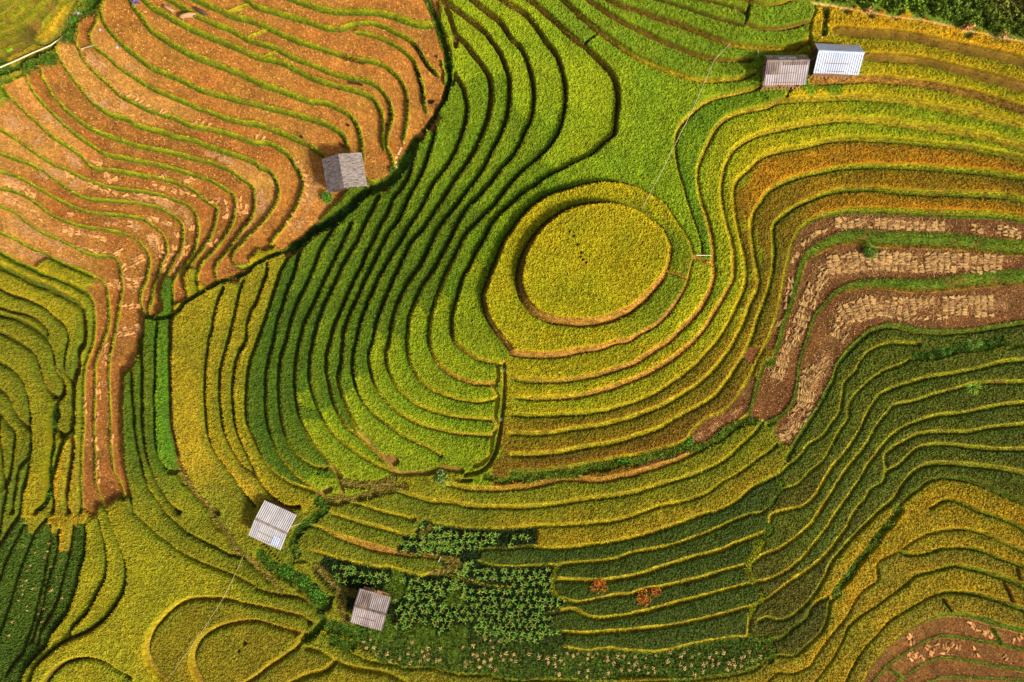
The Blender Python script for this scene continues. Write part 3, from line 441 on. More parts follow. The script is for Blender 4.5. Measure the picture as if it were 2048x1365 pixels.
SEEDS = """st a0 1300 300 900 200 1800 50 1500 500 1900 600 1300 600 1600 250
st b0 300 100 500 350 900 50 1100 250 600 300 200 250 300 450 500 600 100 550
st b0 900 1000 200 1000 1150 1000 1300 700 1400 450 1450 700 1280 950 1100 1200 700 1000 1350 300 900 600 1000 400
sp a0 850 550 900 800 150 1000 350 1000 1150 500 100 1250 600 620
sb a0 350 620 450 900 1000 1000 1700 1100 700 1050 1500 1250 650 400 300 700
sp b1 60 130 450 170
st b1 250 300 60 550 950 40 480 60 250 550
sp a1 100 250 250 400 400 520 100 560 300 600 500 700 30 200 500 60 120 80
sb a1 700 170 700 280 900 430 400 220 900 60 1300 30 1650 200 1600 400 1800 30 1980 320
sb a1 800 800 1000 650 1100 500 1250 250 1500 600 1300 430 1950 650 1850 800 1650 800 1400 1000 1250 1100 1050 900 900 1000 1050 1250 1700 650 800 1000 800 1200 940 900
sr a2 780 150 720 400 850 500 960 80 1020 100 720 800 850 1100 960 900 720 1250 960 600 830 800 720 1050 950 1100
so d1 600 680 1200 430 1500 450 200 700 1900 700 350 900 800 800 900 1100 1600 1100 1900 1100 350 1250 1500 750 500 420 180 850 130 1100 100 1250 250 1300 560 1250
so d2 150 150 350 200 100 500 200 700 60 350 350 450 130 730
so c2 1560 720 1750 600 1980 100 1990 560 1850 430 1900 350
sl d3 1300 930 1000 1120 1600 950 1950 1000 1500 1120 1700 1280 1100 1200 1950 1180 1100 1330 1650 1200 900 1260 1000 1320 850 1340 1400 1290
lime b0 1650 250 1700 80 1750 300 2000 150 1680 600 1900 300 1950 50 1750 450 1620 500
lime c0 20 150 250 450 100 300 300 600 500 500 450 900 560 700 300 850 550 1100 250 350 30 600
lime c0 700 850 350 1150 150 900
grn c0 200 1100 30 1000 700 1200
sadl c0 900 700 1100 700 1000 1000 1100 1200 900 1200 1400 700 800 500 1200 850 700 400 700 1330
sadl c1 600 30 1000 60 1300 300 1400 480 1450 600
top c0 300 100 500 250 700 200 900 350 600 100 1200 480 1400 520 1700 570 1400 350 1700 430 1100 150 1400 150 1700 250 1300 50 1600 90 1600 280 1800 60 1950 110 1700 20 1950 320 1850 370 1960 10 1000 50
top d0 200 110 200 310 60 180 60 330 80 10 30 720
top c0 1750 600 1960 660
grn b0 1600 1050 1800 900 1350 1200 1450 1200 1600 850 1700 1100 2000 1150 1950 900 1750 700 1900 1200 1590 700 1340 1330 1500 1330 1700 1340 1900 1330
grn c1 100 30 30 200 30 350 200 150
grn b1 1420 60 1560 60 1720 60 1900 60 1990 200 1980 320 1950 420 1700 560 1600 700
dgrn b1 1200 60 1280 60 1130 350 1000 400 900 300 850 450 700 550 600 650 450 700 400 850 330 850 500 950 700 900 800 700 1000 800 1100 900 1200 700 1300 600 1400 450 1500 350 1100 650 1300 900 1000 1000 900 1150 850 1280 1400 800 1500 700 1550 900 1200 1200 1060 1200 1400 950
ddg b1 280 760 150 1050 80 1300 230 1150 330 1200 200 900 400 1100 430 1280 110 1200
ddg b2 40 200 60 500 130 600 140 300 250 200 260 500 380 300 100 750 200 780 320 650
ddg a2 2020 400 2030 650
ddg b2 120 900 200 1000
dgrn b2 250 870 400 600 500 300 480 100 640 100 740 100 620 300 620 420 850 130 720 300 360 1040 300 1020 400 870 480 900 560 400 700 550 740 650
dgrn b2 330 780 420 1050 290 1110 400 1170 520 1080
wl b1 1500 1100 1480 1250 1300 1300 1700 1100 1750 1300 1900 1330 1680 1200 1850 1200
wl b2 1000 100 1150 100 1300 100 1500 120 1800 80 1750 200 1600 220 1300 270 1100 400 1000 350 900 400 1300 450 1100 520 1700 400 1500 380 1600 540 1800 550 1400 620 1700 680 1200 700 1400 760 1600 820 1750 850 1100 800 1300 890 900 600 800 500 800 820 900 900 700 730 600 700 600 880 800 980 1000 1060 450 480 400 700 500 780 500 1100 850 860 1500 280
mound c1 600 600 300 500 900 500 1100 600 300 900 600 1000 900 850 700 400 200 750 1150 800 450 1150
ring c1 600 200 100 600 20 900 100 1250 500 1300 900 1200 900 200 1150 350 50 450 700 1270 300 1330 20 1100
ring b1 1950 1000 2020 800 2030 1250
ring c2 100 40 400 40 -30 30
ringg c1 1330 600 1330 800 1300 950 1150 1100 1250 1000 1350 700 1000 1200
e1 c0 1700 830 1500 1000 1450 1150 1400 1300 1600 900 1900 800 1400 1100
e1 c1 1430 100 1480 300 1550 500 1570 650
e2 c1 1530 850 1450 1000 1300 1200 1100 1300 1500 750 1350 1100
e2 c1 1600 150 1640 400 1700 600 1690 850 1600 1050 1450 1250 1620 300
e2 c0 2000 950 1700 1100 1600 1200 1570 1330 1850 1000
e3 c1 1750 50 1740 200 1760 400 1810 600 1820 800 1780 1000 1650 1200 1500 1340
e3 c0 2000 1150 1800 1300 1750 1340
e3 d0 100 950 300 900 500 870 100 1100 300 1060
ygr d0 700 870 900 880 1100 950 1500 980 1900 1080 600 1030 900 1050 1200 1080 1600 1130 1900 1200 1300 920
gold3 d0 400 740 700 720 900 720 1200 760 1500 820 1850 920 250 770
e1 d0 350 700 500 690
gold3 d0 800 580 1000 580 1300 600 1600 680 1950 770 
gold2 d0 550 310 750 380 950 360 1200 400 1500 470 1800 550 2000 600 480 280
gold d0 550 150 700 170 900 200 1100 220 1400 270 1700 340 2000 400 1250 260
sh d0 600 20 800 60 1000 50 1200 80 1400 140 1600 180 1800 230 2000 280 1300 30 1600 80
shl d0 1500 20 1700 60 1900 110 2030 150
shb d0 1800 20 1950 60 2030 60
e4 c1 1830 60 1760 300 1860 450 1930 650 1920 850 1890 1000 1850 1100 1800 1250
ripe d0 100 1300 400 1250 700 1230 1000 1240 1400 1270 1700 1300 1950 1340
ripe c0 2000 1320
ripe d1 100 30 1900 20
ripe c1 1950 100 1850 200
olive c1 1850 350 1880 500 1890 700 1920 900 1870 1100 2000 400 2000 600 2020 850 1970 1100
ol2 d1 300 90 600 60 1000 80 1400 100 1800 120 100 200
olive d1 100 500 150 350 250 250 60 750 60 900 20 1150 80 300
ripe d1 500 240 800 230 1200 260 1600 270 2000 310
olive c2 1990 50 1930 200 1850 300 1750 400
c1 c2 100 220 400 220 700 200 900 130 1100 30 200 390 500 380 800 330 1100 200 1300 80 100 520 400 520 700 500 1000 400 1300 200 1500 50
c2 c2 100 660 400 640 700 620 1000 530 1300 400 1550 200 1700 50 
c2 c2 100 830 400 800 700 760 1000 680 1300 530 1500 400 1700 220 1820 50
c3 c2 100 980 400 950 700 890 1000 840 1300 720 1500 600 1650 480 1750 400
s1 b2 1500 1200 1300 1170 1700 1230 1950 1260 1400 1220
s4 b2 1700 1350 1300 1330 1050 1290 1100 1240
s1 c2 200 1250 500 1200 800 1170 1100 1070 1400 980 1700 860 1850 720
s1 c3 300 50 700 30
s1 c2 200 1350 600 1330 1000 1270 1300 1200 1600 1100 1800 960 1950 850 2030 700
s4 d2 20 790 80 900 100 960
s2 c3 100 60 500 60 900 20 300 200 600 180 900 150 1200 80 1000 120
s2 c2 1300 1350 1600 1260 1900 1090 2030 950
s1 d2 30 1000
s3 c3 200 350 500 340 800 310 1100 240 1400 180 1700 80 50 360
s3 c2 1900 1300 2030 1200
s3 d2 40 1160
s3 b3 1950 360
s3 c3 500 470 800 450 1100 400 1500 270 1900 120 400 620 700 620 900 600 1200 540 1500 450 1800 340 500 750 850 750 1200 690 1500 600 1850 500 400 890 700 900 1000 880 1400 800 1800 690 1950 630 500 1030 800 1030 1200 1000 1600 950 1850 880 2030 700
v1 d2 500 600 450 750 300 950 700 500 1100 230 700 650 500 1050 900 550 500 1150 800 720 600 1150 900 750 700 1150 1000 950 1200 650 1600 450 1900 400 1200 320 1500 190 1900 90 900 180 800 250 1400 650 1800 600 1400 780 1800 800 1500 900 1900 950 1600 1050 1950 1150 1100 1200 900 1200 1150 1100 200 1080 2000 250
v1 d2 700 120 600 300 550 450 350 730 180 930 850 80
v2 d2 200 1250 100 1330 1050 880
v1 d3 100 80 300 100 200 350 400 300 500 100 30 300 100 230
v2 d3 30 450 50 620 550 300 700 100 100 760 200 700 300 620 400 450 600 250 700 180 450 780 350 900 200 1050 100 1080
v2 c3 1980 480 2000 600 1970 800 2020 780 1960 900 2030 400
ry d2 1400 1180 1300 1200 1700 1240 1950 1310
ry d3 1900 30
rg d3 1100 100 1300 60 1600 80 1900 170 950 300
rg d3 1300 240 1600 210 1900 310 1100 290 2020 380
ro d3 1000 400 1200 400 1400 370 1700 400 1900 460 900 550 1100 500 800 650 700 800 2030 500
rg d3 1600 520 1400 550 1200 600 1000 750 800 900 1800 580 700 1000 500 1250
ro d3 1500 700 1200 800 1300 780 1050 900 900 1000 1600 750 1900 850 700 1250 700 1180 1980 650 1950 720
ry d3 780 600 650 750 550 900 450 1010 300 1180 400 1000 800 480 
ro d3 300 1320 450 1150 550 1060 650 1000 100 1220 60 1320
cb a3 100 200 300 150 150 400 250 400 350 350 450 300 480 550 400 700 300 800 200 900 100 1000 100 1200 50 800 60 600 600 300 630 180 540 500 400 900 350 1000 200 1070 30 420 200 1180 450 600
b1 a3 1300 500 1200 300 1600 600 1000 900 1100 700 900 1000 1300 700 700 1050 1100 400 1000 200 1200 600 1900 620
b1 a3 730 200 750 400 650 700 550 900 450 1000 700 600 950 500 900 700 700 900 620 1000 880 300 820 100
l3 a3 30 100 60 60
b2 a3 1800 1200 1900 1000 1700 1300 1500 1200 1350 1100 1400 900 1700 800 1900 800 1300 1000 2000 950
b2 b3 150 1000 100 1130 300 1100
b3 b3 200 720 400 700 100 850 300 870 300 820 450 760
b3 a3 1700 400 1500 250 1900 480 1600 350 1400 120 1700 200 1300 150
b1 a3 450 1100 350 1250 700 1280 500 1320 250 1330 1100 1200 1000 1280
b2 b3 400 1200 200 1300 700 1300 1000 1330 1300 1330 1800 1350 50 1350
b3 b3 600 1020 480 980 750 1100 900 1180 500 1070 1100 1240 900 1240
b2 c3 30 1355 1000 1363 
ly a3 480 60 600 40
l2 a3 30 30
l1 a1 100 850 300 950 500 1060 600 900 650 1000 700 1100 600 1150 620 1300 350 870
l2 a1 200 1080 400 1200 480 1320 100 1200 300 1300 60 1000 50 1330 200 1150
l2 a2 100 100 200 250 50 300 300 150 400 300 380 100 450 50 150 500 60 500 50 700 100 800 480 130 500 250 330 600 300 300 60 900 60 1100 550 500 560 620 200 700 180 850
l3 a2 560 120 580 250 200 1050 170 1150 130 1200 140 1330 60 1250
l1 a2 320 800 320 1000 280 1200 550 350 320 500 520 400 530 450 650 150 640 500 640 700
ly a2 600 1100 560 1200 500 1150 550 900 610 900 600 1000 480 1280
k1 a2 1020 500 1030 800 1060 1100 1100 500 1110 800 1140 1050 1200 100 1200 500 1210 800 1250 1000 1400 1150 1300 1200 1100 200
kb a2 1400 1220 1250 1250 1150 1230 1500 1300 1400 1290 1100 1330
k5 a1 1220 1280 1210 1330 1330 1230 1330 1340
k2 a2 1310 100 1300 300 1300 500 1300 700 1330 850 1360 970
k3 a1 1550 1100 1450 1200 1550 1300 1850 1000 1780 1200 1980 950 1920 1250 1600 1000
k3 a2 1520 100 1500 300 1550 500 1700 300 1700 600 1600 800 1800 900 1850 100 1820 400 1830 700 1950 100 1930 400 1960 700 1900 950
k4 a2 1450 600 1480 750 1520 850 1580 950 1700 1000 1750 1050 1900 1100 1800 1030 2000 1230
k6 a2 1700 1180 1850 1290 1600 1100 1300 1130
kb a3 1050 40 1200 60
k3 b1 50 750 150 750 40 900 10 1100
k3 b2 40 1000 100 1130 200 1230 320 1280
f1 a0 100 40 200 120 60 160 150 230 100 300 60 400 200 60 300 30 60 250 600 50 250 200
f2 a0 400 200 350 280 100 470 180 400 480 100 120 580
f1 a0 50 640
wd a0 30 560 640 160 750 60 250 510
cg b3 1400 180 1700 220 1500 260 1900 230 1300 300 1450 320 1600 330 1700 500 1850 460 700 470 1000 530 1300 570 1500 600 1700 620 1900 680 1300 800 1600 780 1900 820 1500 850 1900 900 1700 650 1200 750 1250 850 900 500
cg c3 50 200 100 200 50 500 150 520 250 520 100 650 250 700 100 800 200 850 100 950 250 1000 370 1050 50 1000 330 700
lg b3 1600 700 1100 600 1300 1000 1600 1010 1000 970 1300 950
cd b3 900 1030 1000 1100 1200 1150 1400 1170 1700 1220 1900 1150 1700 1100 1900 1270 1150 1080
cd c3 100 1150 300 1170 500 1200 800 1200 1100 1200 1400 1200 1700 1120 1900 1100 500 1310 1000 1310 1700 1230
s4 b3 560 30 650 120 850 160 700 70 560 100 1000 240 900 100 1150 130 480 60
s4 b3 500 200 700 260 900 340 1200 430 1000 380 600 280 1350 440 1300 400
s4 b3 1100 10 900 30
""".strip().splitlines()

# ---------------------------------------------------------------- rasters of the survey (1 cell = 1.5 units)
CS = 1.5; M = 130
NX = int((2048 + 2 * M) / CS); NY = int((1365 + 2 * M) / CS)
gx = (np.arange(NX) * CS - M).astype(np.float32); gy = (np.arange(NY) * CS - M).astype(np.float32)
GX, GY = np.meshgrid(gx, gy)
DIST = np.full((NY, NX), 99., np.float32)      # |distance| beyond the riser (0 at its edge)
SDN = np.zeros((NY, NX), np.float32)           # signed distance / half width of the nearest riser
STY = np.zeros((NY, NX, 3), np.float32)
VX = np.zeros((NY, NX), np.float32); VY = np.zeros((NY, NX), np.float32)
STYC = {'g': (116, 122, 18), 'd': (84, 74, 24), 'b': (112, 90, 26), 'y': (152, 140, 28), 'v': (122, 124, 24), 'o': (162, 122, 52), 'G': (88, 110, 24), 'p': (150, 112, 56), 'a': (150, 130, 30)}
R = 30.0
LINES = []
def extend(P):
    """lines that leave the surveyed area carry on beyond its edge"""
    P = list(map(np.array, P))
    def out(p): return p[0] < 8 or p[0] > 2040 or p[1] < 8 or p[1] > 1357
    if out(P[0]):
        d = P[0] - P[1]; d = d / (np.hypot(*d) + 1e-6); P.insert(0, P[0] + d * 160)
    if out(P[-1]):
        d = P[-1] - P[-2]; d = d / (np.hypot(*d) + 1e-6); P.append(P[-1] + d * 160)
    return np.array(P)
def stamp(P, ws, fn, R=R):
    """nearest-point field of the polyline P over its bounding box"""
    x0, x1 = P[:, 0].min() - R, P[:, 0].max() + R; y0, y1 = P[:, 1].min() - R, P[:, 1].max() + R
    i0 = max(0, int((x0 + M) / CS)); i1 = min(NX, int((x1 + M) / CS) + 2); j0 = max(0, int((y0 + M) / CS)); j1 = min(NY, int((y1 + M) / CS) + 2)
    if i1 <= i0 or j1 <= j0: return
    sh = (j1 - j0, i1 - i0)
    D = np.full(sh, 1e9, np.float32); SG = np.zeros(sh, np.float32); T = np.zeros(sh, np.float32); NXn = np.zeros(sh, np.float32); NYn = np.zeros(sh, np.float32); CAP = np.zeros(sh, bool)
    L = np.concatenate([[0], np.cumsum(np.hypot(*(P[1:] - P[:-1]).T))]); LT = L[-1] + 1e-6
    for k in range(len(P) - 1):
        a, b = P[k], P[k + 1]; d = b - a; ln = np.hypot(*d)
        if ln < 1e-3: continue
        u0 = max(i0, int((min(a[0], b[0]) - R + M) / CS)); u1 = min(i1, int((max(a[0], b[0]) + R + M) / CS) + 2)
        v0 = max(j0, int((min(a[1], b[1]) - R + M) / CS)); v1 = min(j1, int((max(a[1], b[1]) + R + M) / CS) + 2)
        if u1 <= u0 or v1 <= v0: continue
        qx = GX[v0:v1, u0:u1] - a[0]; qy = GY[v0:v1, u0:u1] - a[1]
        tr = (qx * d[0] + qy * d[1]) / (ln * ln); t = np.clip(tr, 0, 1)
        ex = qx - t * d[0]; ey = qy - t * d[1]; dd = np.sqrt(ex * ex + ey * ey)
        s = (slice(v0 - j0, v1 - j0), slice(u0 - i0, u1 - i0)); m = dd < D[s]
        nx, ny = d[1] / ln, -d[0] / ln            # points to the left of travel
        side = np.sign(qx * nx + qy * ny)
        D[s] = np.where(m, dd, D[s]); SG[s] = np.where(m, side, SG[s]); T[s] = np.where(m, (L[k] + t * ln) / LT, T[s])
        NXn[s] = np.where(m, nx, NXn[s]); NYn[s] = np.where(m, ny, NYn[s])
        cap = ((tr < 0) & (k == 0)) | ((tr > 1) & (k == len(P) - 2))
        CAP[s] = np.where(m, cap, CAP[s])
    fn((slice(j0, j1), slice(i0, i1)), D, SG, T, NXn, NYn, CAP)

for (style, ws, rise, s, side) in E:
    P = extend(parse(s))
    if side == 'R': P = P[::-1]; style = style[::-1]; ws = ws[::-1]
    P = catmull(P, 5.0)
    P += np.stack([vnoise(P[:, 0], P[:, 1], 22, 5, 2) - .5, vnoise(P[:, 0], P[:, 1], 22, 6, 2) - .5], 1) * 1.5
    LINES.append((P, style, ws, rise))
    wsc = {'y': 1.4, 'v': 1.45, 'o': 1.15, 'g': 1.12, 'G': 1.05, 'b': 1.05, 'd': 1.15}.get(style[0], 1.0) * (1.85 if style[:2] == 'gd' else 1)
    wa = np.array(ws, float) * wsc; sc = np.array([lin(STYC[c]) for c in style]); GR = np.array([c == 'G' for c in style], float); G1 = np.array([{'g': 1.0, 'y': .25, 'v': .45, 'G': .1}.get(c, .1) for c in style]); XT = np.array([{'y': 1.4, 'v': 1.2, 'o': 1.8, 'g': .8, 'G': 1.0, 'b': .6}.get(c, .2) for c in style])
    rise *= 1.9 if style[:2] == 'gd' else 1.35
    KW = {'g': 1.15, 'd': 1.9}.get(style[0], 1.3) if style[:2] != 'gd' else 1.3
    def fn(sl, D, SG, T, nx, ny, CAP):
        W = np.interp(T, np.linspace(0, 1, len(wa)), wa).astype(np.float32)
        W = W * (.72 + .56 * vnoise(GX[sl], GY[sl], 24, 83, 3)).astype(np.float32)
        sdn = D * SG / W
        hk = np.clip(KW * W, 1.15 * W, 9.0); q_ = D * SG / hk     # half width over which the ground steps down
        k = np.where((np.abs(q_) < 1) & ~CAP, (1 + np.cos(np.pi * np.clip(q_, -1, 1))) / (2 * hk), 0) * rise
        VX[sl] += k * nx; VY[sl] += k * ny
        xt = np.interp(T, np.linspace(0, 1, len(XT)), XT); dd = D - W - xt * (SG > 0); m = dd < DIST[sl]
        DIST[sl] = np.where(m, dd, DIST[sl]); SDN[sl] = np.where(m, sdn, SDN[sl])
        c = np.stack([np.interp(T, np.linspace(0, 1, len(sc)), sc[:, q]) for q in range(3)], -1)
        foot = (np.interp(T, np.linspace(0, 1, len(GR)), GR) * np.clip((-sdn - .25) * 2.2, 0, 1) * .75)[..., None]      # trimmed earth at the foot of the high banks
        two = (np.interp(T, np.linspace(0, 1, len(G1)), G1) * np.clip(sdn * 1.6, -1, 1))[..., None]      # sunlit lip and shaded riser painted into the grass colour
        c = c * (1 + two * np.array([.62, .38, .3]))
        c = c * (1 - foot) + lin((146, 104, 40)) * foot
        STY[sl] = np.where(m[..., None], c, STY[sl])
    stamp(P, ws, fn)

# terrace heights: least-squares surface whose steps follow the surveyed risers (cosine-transform Poisson solve)
VY2 = VY
Gx = (VX[:, 1:] + VX[:, :-1]) * .5 * CS; Gy = (VY2[1:] + VY2[:-1]) * .5 * CS
div = np.zeros((NY, NX)); div[:, :-1] += Gx; div[:, 1:] -= Gx; div[:-1] += Gy; div[1:] -= Gy
f = np.concatenate([div, div[:, ::-1]], 1); f = np.concatenate([f, f[::-1]], 0)
Fh = np.fft.rfft2(f)
ky = np.arange(2 * NY)[:, None]; kx = np.arange(Fh.shape[1])[None]
den = 2 * np.cos(np.pi * ky / NY) - 2 + 2 * np.cos(np.pi * kx / NX) - 2; den[0, 0] = 1; Fh = Fh / den; Fh[0, 0] = 0
TER = np.fft.irfft2(Fh, f.shape)[:NY, :NX].astype(np.float32)
del f, Fh, div
TER -= TER.mean()
print('terrace relief', TER.min(), TER.max())

def blur(a, n):
    """box blur, n cells half width, twice"""
    for _ in range(2):
        for ax in (0, 1):
            p = np.pad(a, [(n + 1, n) if k == ax else (0, 0) for k in (0, 1)], mode='edge').astype(np.float64); c = np.cumsum(p, ax)
            a = (np.take(c, np.arange(2 * n + 1, p.shape[ax]), ax) - np.take(c, np.arange(0, p.shape[ax] - 2 * n - 1), ax)) / (2 * n + 1)
    return a.astype(np.float32)

# ---- crops: every field takes the crop surveyed in it; risers act as borders
Q = 4; cx = np.arange(0, NX, 3); cyy = np.arange(0, NY, 3)
bar = DIST[np.ix_(cyy, cx)] < 1.2
hh, ww = bar.shape
seeds = []
names = list(K)
for ln_ in SEEDS:
    k, rest = ln_.split(' ', 1)
    for p in parse(rest): seeds.append((p, names.index(k)))
dist = np.full(hh * ww, 1e9); lab = np.full(hh * ww, -1, int); hp = []
for i, (p, k) in enumerate(seeds):
    a = int(round((p[0] + M) / CS / 3)); b = int(round((p[1] + M) / CS / 3))
    a = min(max(a, 0), ww - 1); b = min(max(b, 0), hh - 1); n = b * ww + a
    if bar.flat[n]:      # a seed that fell on a riser moves off it
        best = None
        for db in range(-3, 4):
            for da in range(-3, 4):
                aa, bb = a + da, b + db
                if 0 <= aa < ww and 0 <= bb < hh and not bar[bb, aa] and (best is None or da * da + db * db < best[0]): best = (da * da + db * db, bb * ww + aa)
        if best: n = best[1]
    dist[n] = 0; lab[n] = i; hp.append((0.0, n))
heapq.heapify(hp)
cost = np.where(bar.ravel(), 22.0, 1.0) + vnoise(*np.meshgrid(np.arange(ww), np.arange(hh)), 6, 3).ravel() * .4
cost = cost.tolist(); dl = dist.tolist(); ll = lab.tolist()
while hp:
    d, n = heapq.heappop(hp)
    if d > dl[n]: continue
    x = n % ww
    for m_, ok in ((n - 1, x > 0), (n + 1, x < ww - 1), (n - ww, n >= ww), (n + ww, n < (hh - 1) * ww)):
        if ok:
            nd = d + cost[m_]
            if nd < dl[m_]: dl[m_] = nd; ll[m_] = ll[n]; heapq.heappush(hp, (nd, m_))
lab = np.array(ll).reshape(hh, ww)
skey = np.array([k for _, k in seeds]); KEYC = skey[lab]
KC = np.array([lin(K[n][1]) for n in names]); KCL = np.array([K[n][0] for n in names]); KH = np.array([K[n][2] for n in names])
fnames = list(FIELDS); KF = np.array([fnames.index(K[n][3]) if K[n][3] else -1 for n in names])
col = KC[KEYC].copy(); clsC = KCL[KEYC]
fldC = KF[KEYC]
# neighbouring crops of one field fade into each other, never across a riser
opn = (~bar).astype(float)
for it in range(150):
    acc = np.zeros_like(col); wt = np.zeros((hh, ww))
    for ax, s_ in ((0, 1), (0, -1), (1, 1), (1, -1)):
        o2 = np.roll(opn, s_, ax) * opn * (np.roll(fldC, s_, ax) == fldC) * (np.roll(clsC, s_, ax) == clsC)
        acc += np.roll(col, s_, ax) * o2[..., None]; wt += o2
    col = (col + acc) / (1 + wt)[..., None]
yi = np.clip(np.round(np.arange(NY) / 3).astype(int), 0, hh - 1); xi = np.clip(np.round(np.arange(NX) / 3).astype(int), 0, ww - 1)
KEY = KEYC[np.ix_(yi, xi)]; COL = col[np.ix_(yi, xi)].astype(np.float32)
CLS = KCL[KEY]; FLD = KF[KEY]; CH = KH[KEY].astype(np.float32); CH = np.where(np.isin(FLD, [fnames.index(q) for q in ('west', 'lime', 'topg', 'leafy', 'left', 'column', 'yellowcol', 'bottom', 'ring', 'mound', 'corner')]), CH, CH * .8).astype(np.float32)
for q in range(3):
    COL[..., q] = blur(COL[..., q], 1)
CANOPY = blur(((CLS == 1) | (FLD >= 0)).astype(np.float32), 2)
for (hx_, hy_, hr_) in ((1139, 464, 3), (1146, 473, 2.5), (1155, 490, 3), (1161, 506, 3), (1165, 520, 4), (1172, 526, 2.5), (1160, 514, 2), (1488, 1285, 5), (492, 1284, 7), (480, 1300, 4)):
    CANOPY *= np.clip((np.hypot(GX - hx_, GY - hy_) - hr_ * .45) / 2, .35, 1).astype(np.float32)      # thin spots

# strips and paths laid over the fields
DEP = np.zeros((NY, NX), np.float32)
# rims painted riper and sunlit, riser feet greener and shaded in the crop colour
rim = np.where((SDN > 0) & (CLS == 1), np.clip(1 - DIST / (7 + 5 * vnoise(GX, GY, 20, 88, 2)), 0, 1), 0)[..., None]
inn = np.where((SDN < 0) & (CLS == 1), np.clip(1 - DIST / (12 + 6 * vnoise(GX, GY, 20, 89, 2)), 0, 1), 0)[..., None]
rim_weak = np.isin(FLD, [fnames.index(q) for q in ('lime', 'topg', 'leafy')]); amt = np.where(rim_weak, .35, 1.0)[..., None]
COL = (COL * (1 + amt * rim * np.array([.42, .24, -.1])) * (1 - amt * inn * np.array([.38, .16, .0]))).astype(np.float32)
pat = vnoise(GX, GY, 48, 90, 3)[..., None]; COL = np.where((CLS == 1)[..., None], COL * (1 + (pat - .5) * np.array([.42, .16, .1])), COL).astype(np.float32)
def strip(cls_key, hw, dep, s):
    P = catmull(extend(parse(s)), 5.0)
    c = lin(K[cls_key][1])
    def fn(sl, D, SG, T, nx, ny, CAP):
        Wn = hw * (0.75 + 0.5 * vnoise(GX[sl], GY[sl], 14, 11, 2))
        a = np.clip((Wn - D) / 2.0, 0, 1)
        CANOPY[sl] = np.minimum(CANOPY[sl], 1 - np.clip((Wn + 1 - D) / 1.5, 0, 1))
        COL[sl] = COL[sl] * (1 - a[..., None]) + c * a[..., None]
        DEP[sl] = np.maximum(DEP[sl], dep * np.clip((Wn * 1.3 - D) / (Wn * .8), 0, 1))
        m = a > .5; CLS[sl] = np.where(m, K[cls_key][0], CLS[sl]); KEY[sl] = np.where(m, names.index(cls_key), KEY[sl]); FLD[sl] = np.where(m, -1, FLD[sl])
        STY[sl] = np.where(m[..., None], c, STY[sl])
    stamp(P, None, fn, R=hw * 1.6 + 6)
for s_ in STRIPS: strip(*s_)
for hw, s_ in PATHS: strip('pt', hw, 0, s_)
TER -= DEP
# ground shape kept smooth for placing; vertices slide along the sight line of the survey by the smooth level only
LEVEL = blur(TER + 0.5 * (CANOPY > .5) * CH, 12)
def lerp2(A, px, py):
    """bilinear read of raster A at survey points"""
    u = np.clip((np.asarray(px, float) + M) / CS, 0, NX - 1.001); v = np.clip((np.asarray(py, float) + M) / CS, 0, NY - 1.001)
    i = u.astype(int); j = v.astype(int); a = u - i; b = v - j
    return (A[j, i] * (1 - a) + A[j, i + 1] * a) * (1 - b) + (A[j + 1, i] * (1 - a) + A[j + 1, i + 1] * a) * b
def near(A, px, py):
    i = np.clip(np.round((np.asarray(px) + M) / CS).astype(int), 0, NX - 1); j = np.clip(np.round((np.asarray(py) + M) / CS).astype(int), 0, NY - 1)
    return A[j, i]
def world(px, py, lev=None):
    if lev is None: lev = lerp2(LEVEL, px, py)
    k = S * (HC - lev) / HC
    return (np.asarray(px) - 1024) * k, -(np.asarray(py) - 682.5) * k
def at(px, py, up=0.0):
    """ground point under a surveyed point; up = height of the surveyed feature above the ground"""
    z = float(lerp2(TER, px, py)); x, y = world(px, py, z + up); return Vector((float(x), float(y), z))

# ---- one height field: ground, bund lips and crop canopies
ROUND = blur(np.where(np.isin(FLD, [fnames.index(q) for q in ('west', 'left', 'column', 'yellowcol', 'leafy', 'far', 'bottom')]), 6.0, 3.0).astype(np.float32), 3)
edge = np.clip(DIST / ROUND, 0, 1); prof = np.sqrt(np.clip(1 - (1 - edge) ** 2, 0, 1))
CN = CANOPY * prof
nz = RNG.random((NY, NX)).astype(np.float32)
tread = vnoise(GX, GY, 9, 21, 2).astype(np.float32) - .5
tuft = (vnoise(GX, GY, 3.6, 23, 1) * .45 + nz * .55).astype(np.float32) - .5      # planted tufts
lip = np.exp(-((SDN - 1.05) / .45) ** 2) * (np.abs(DIST) < 6) * (CANOPY < .4) * .16
Hh = TER + CN * CH * (1 + .10 * tread) + lip + (nz - .5) * 0.04 + tuft * .27 * (CN > .5) 
GRASS = (CLS == 2) | (CLS == 3) | (CLS == 4)
Hh += np.where(GRASS & (DIST > 0), nz * .12, 0)
# colours
HARV = (CLS == 0)
onr = np.clip(1.15 - np.clip(DIST + .6, 0, 3) / 1.6, 0, 1)
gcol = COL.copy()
sp_ = vnoise(GX, GY, 26, 41, 3); sp2 = vnoise(GX, GY, 60, 43, 3); fine = vnoise(GX, GY, 3.2, 45, 1)
hm = HARV[..., None].astype(np.float32); k_ = (.60 + .72 * sp_ + .6 * (fine - .5))[..., None]
gcol = gcol * (1 - hm) + hm * gcol * k_ * (1 + (sp2[..., None] - .5) * np.array([-.25, .22, .1]))
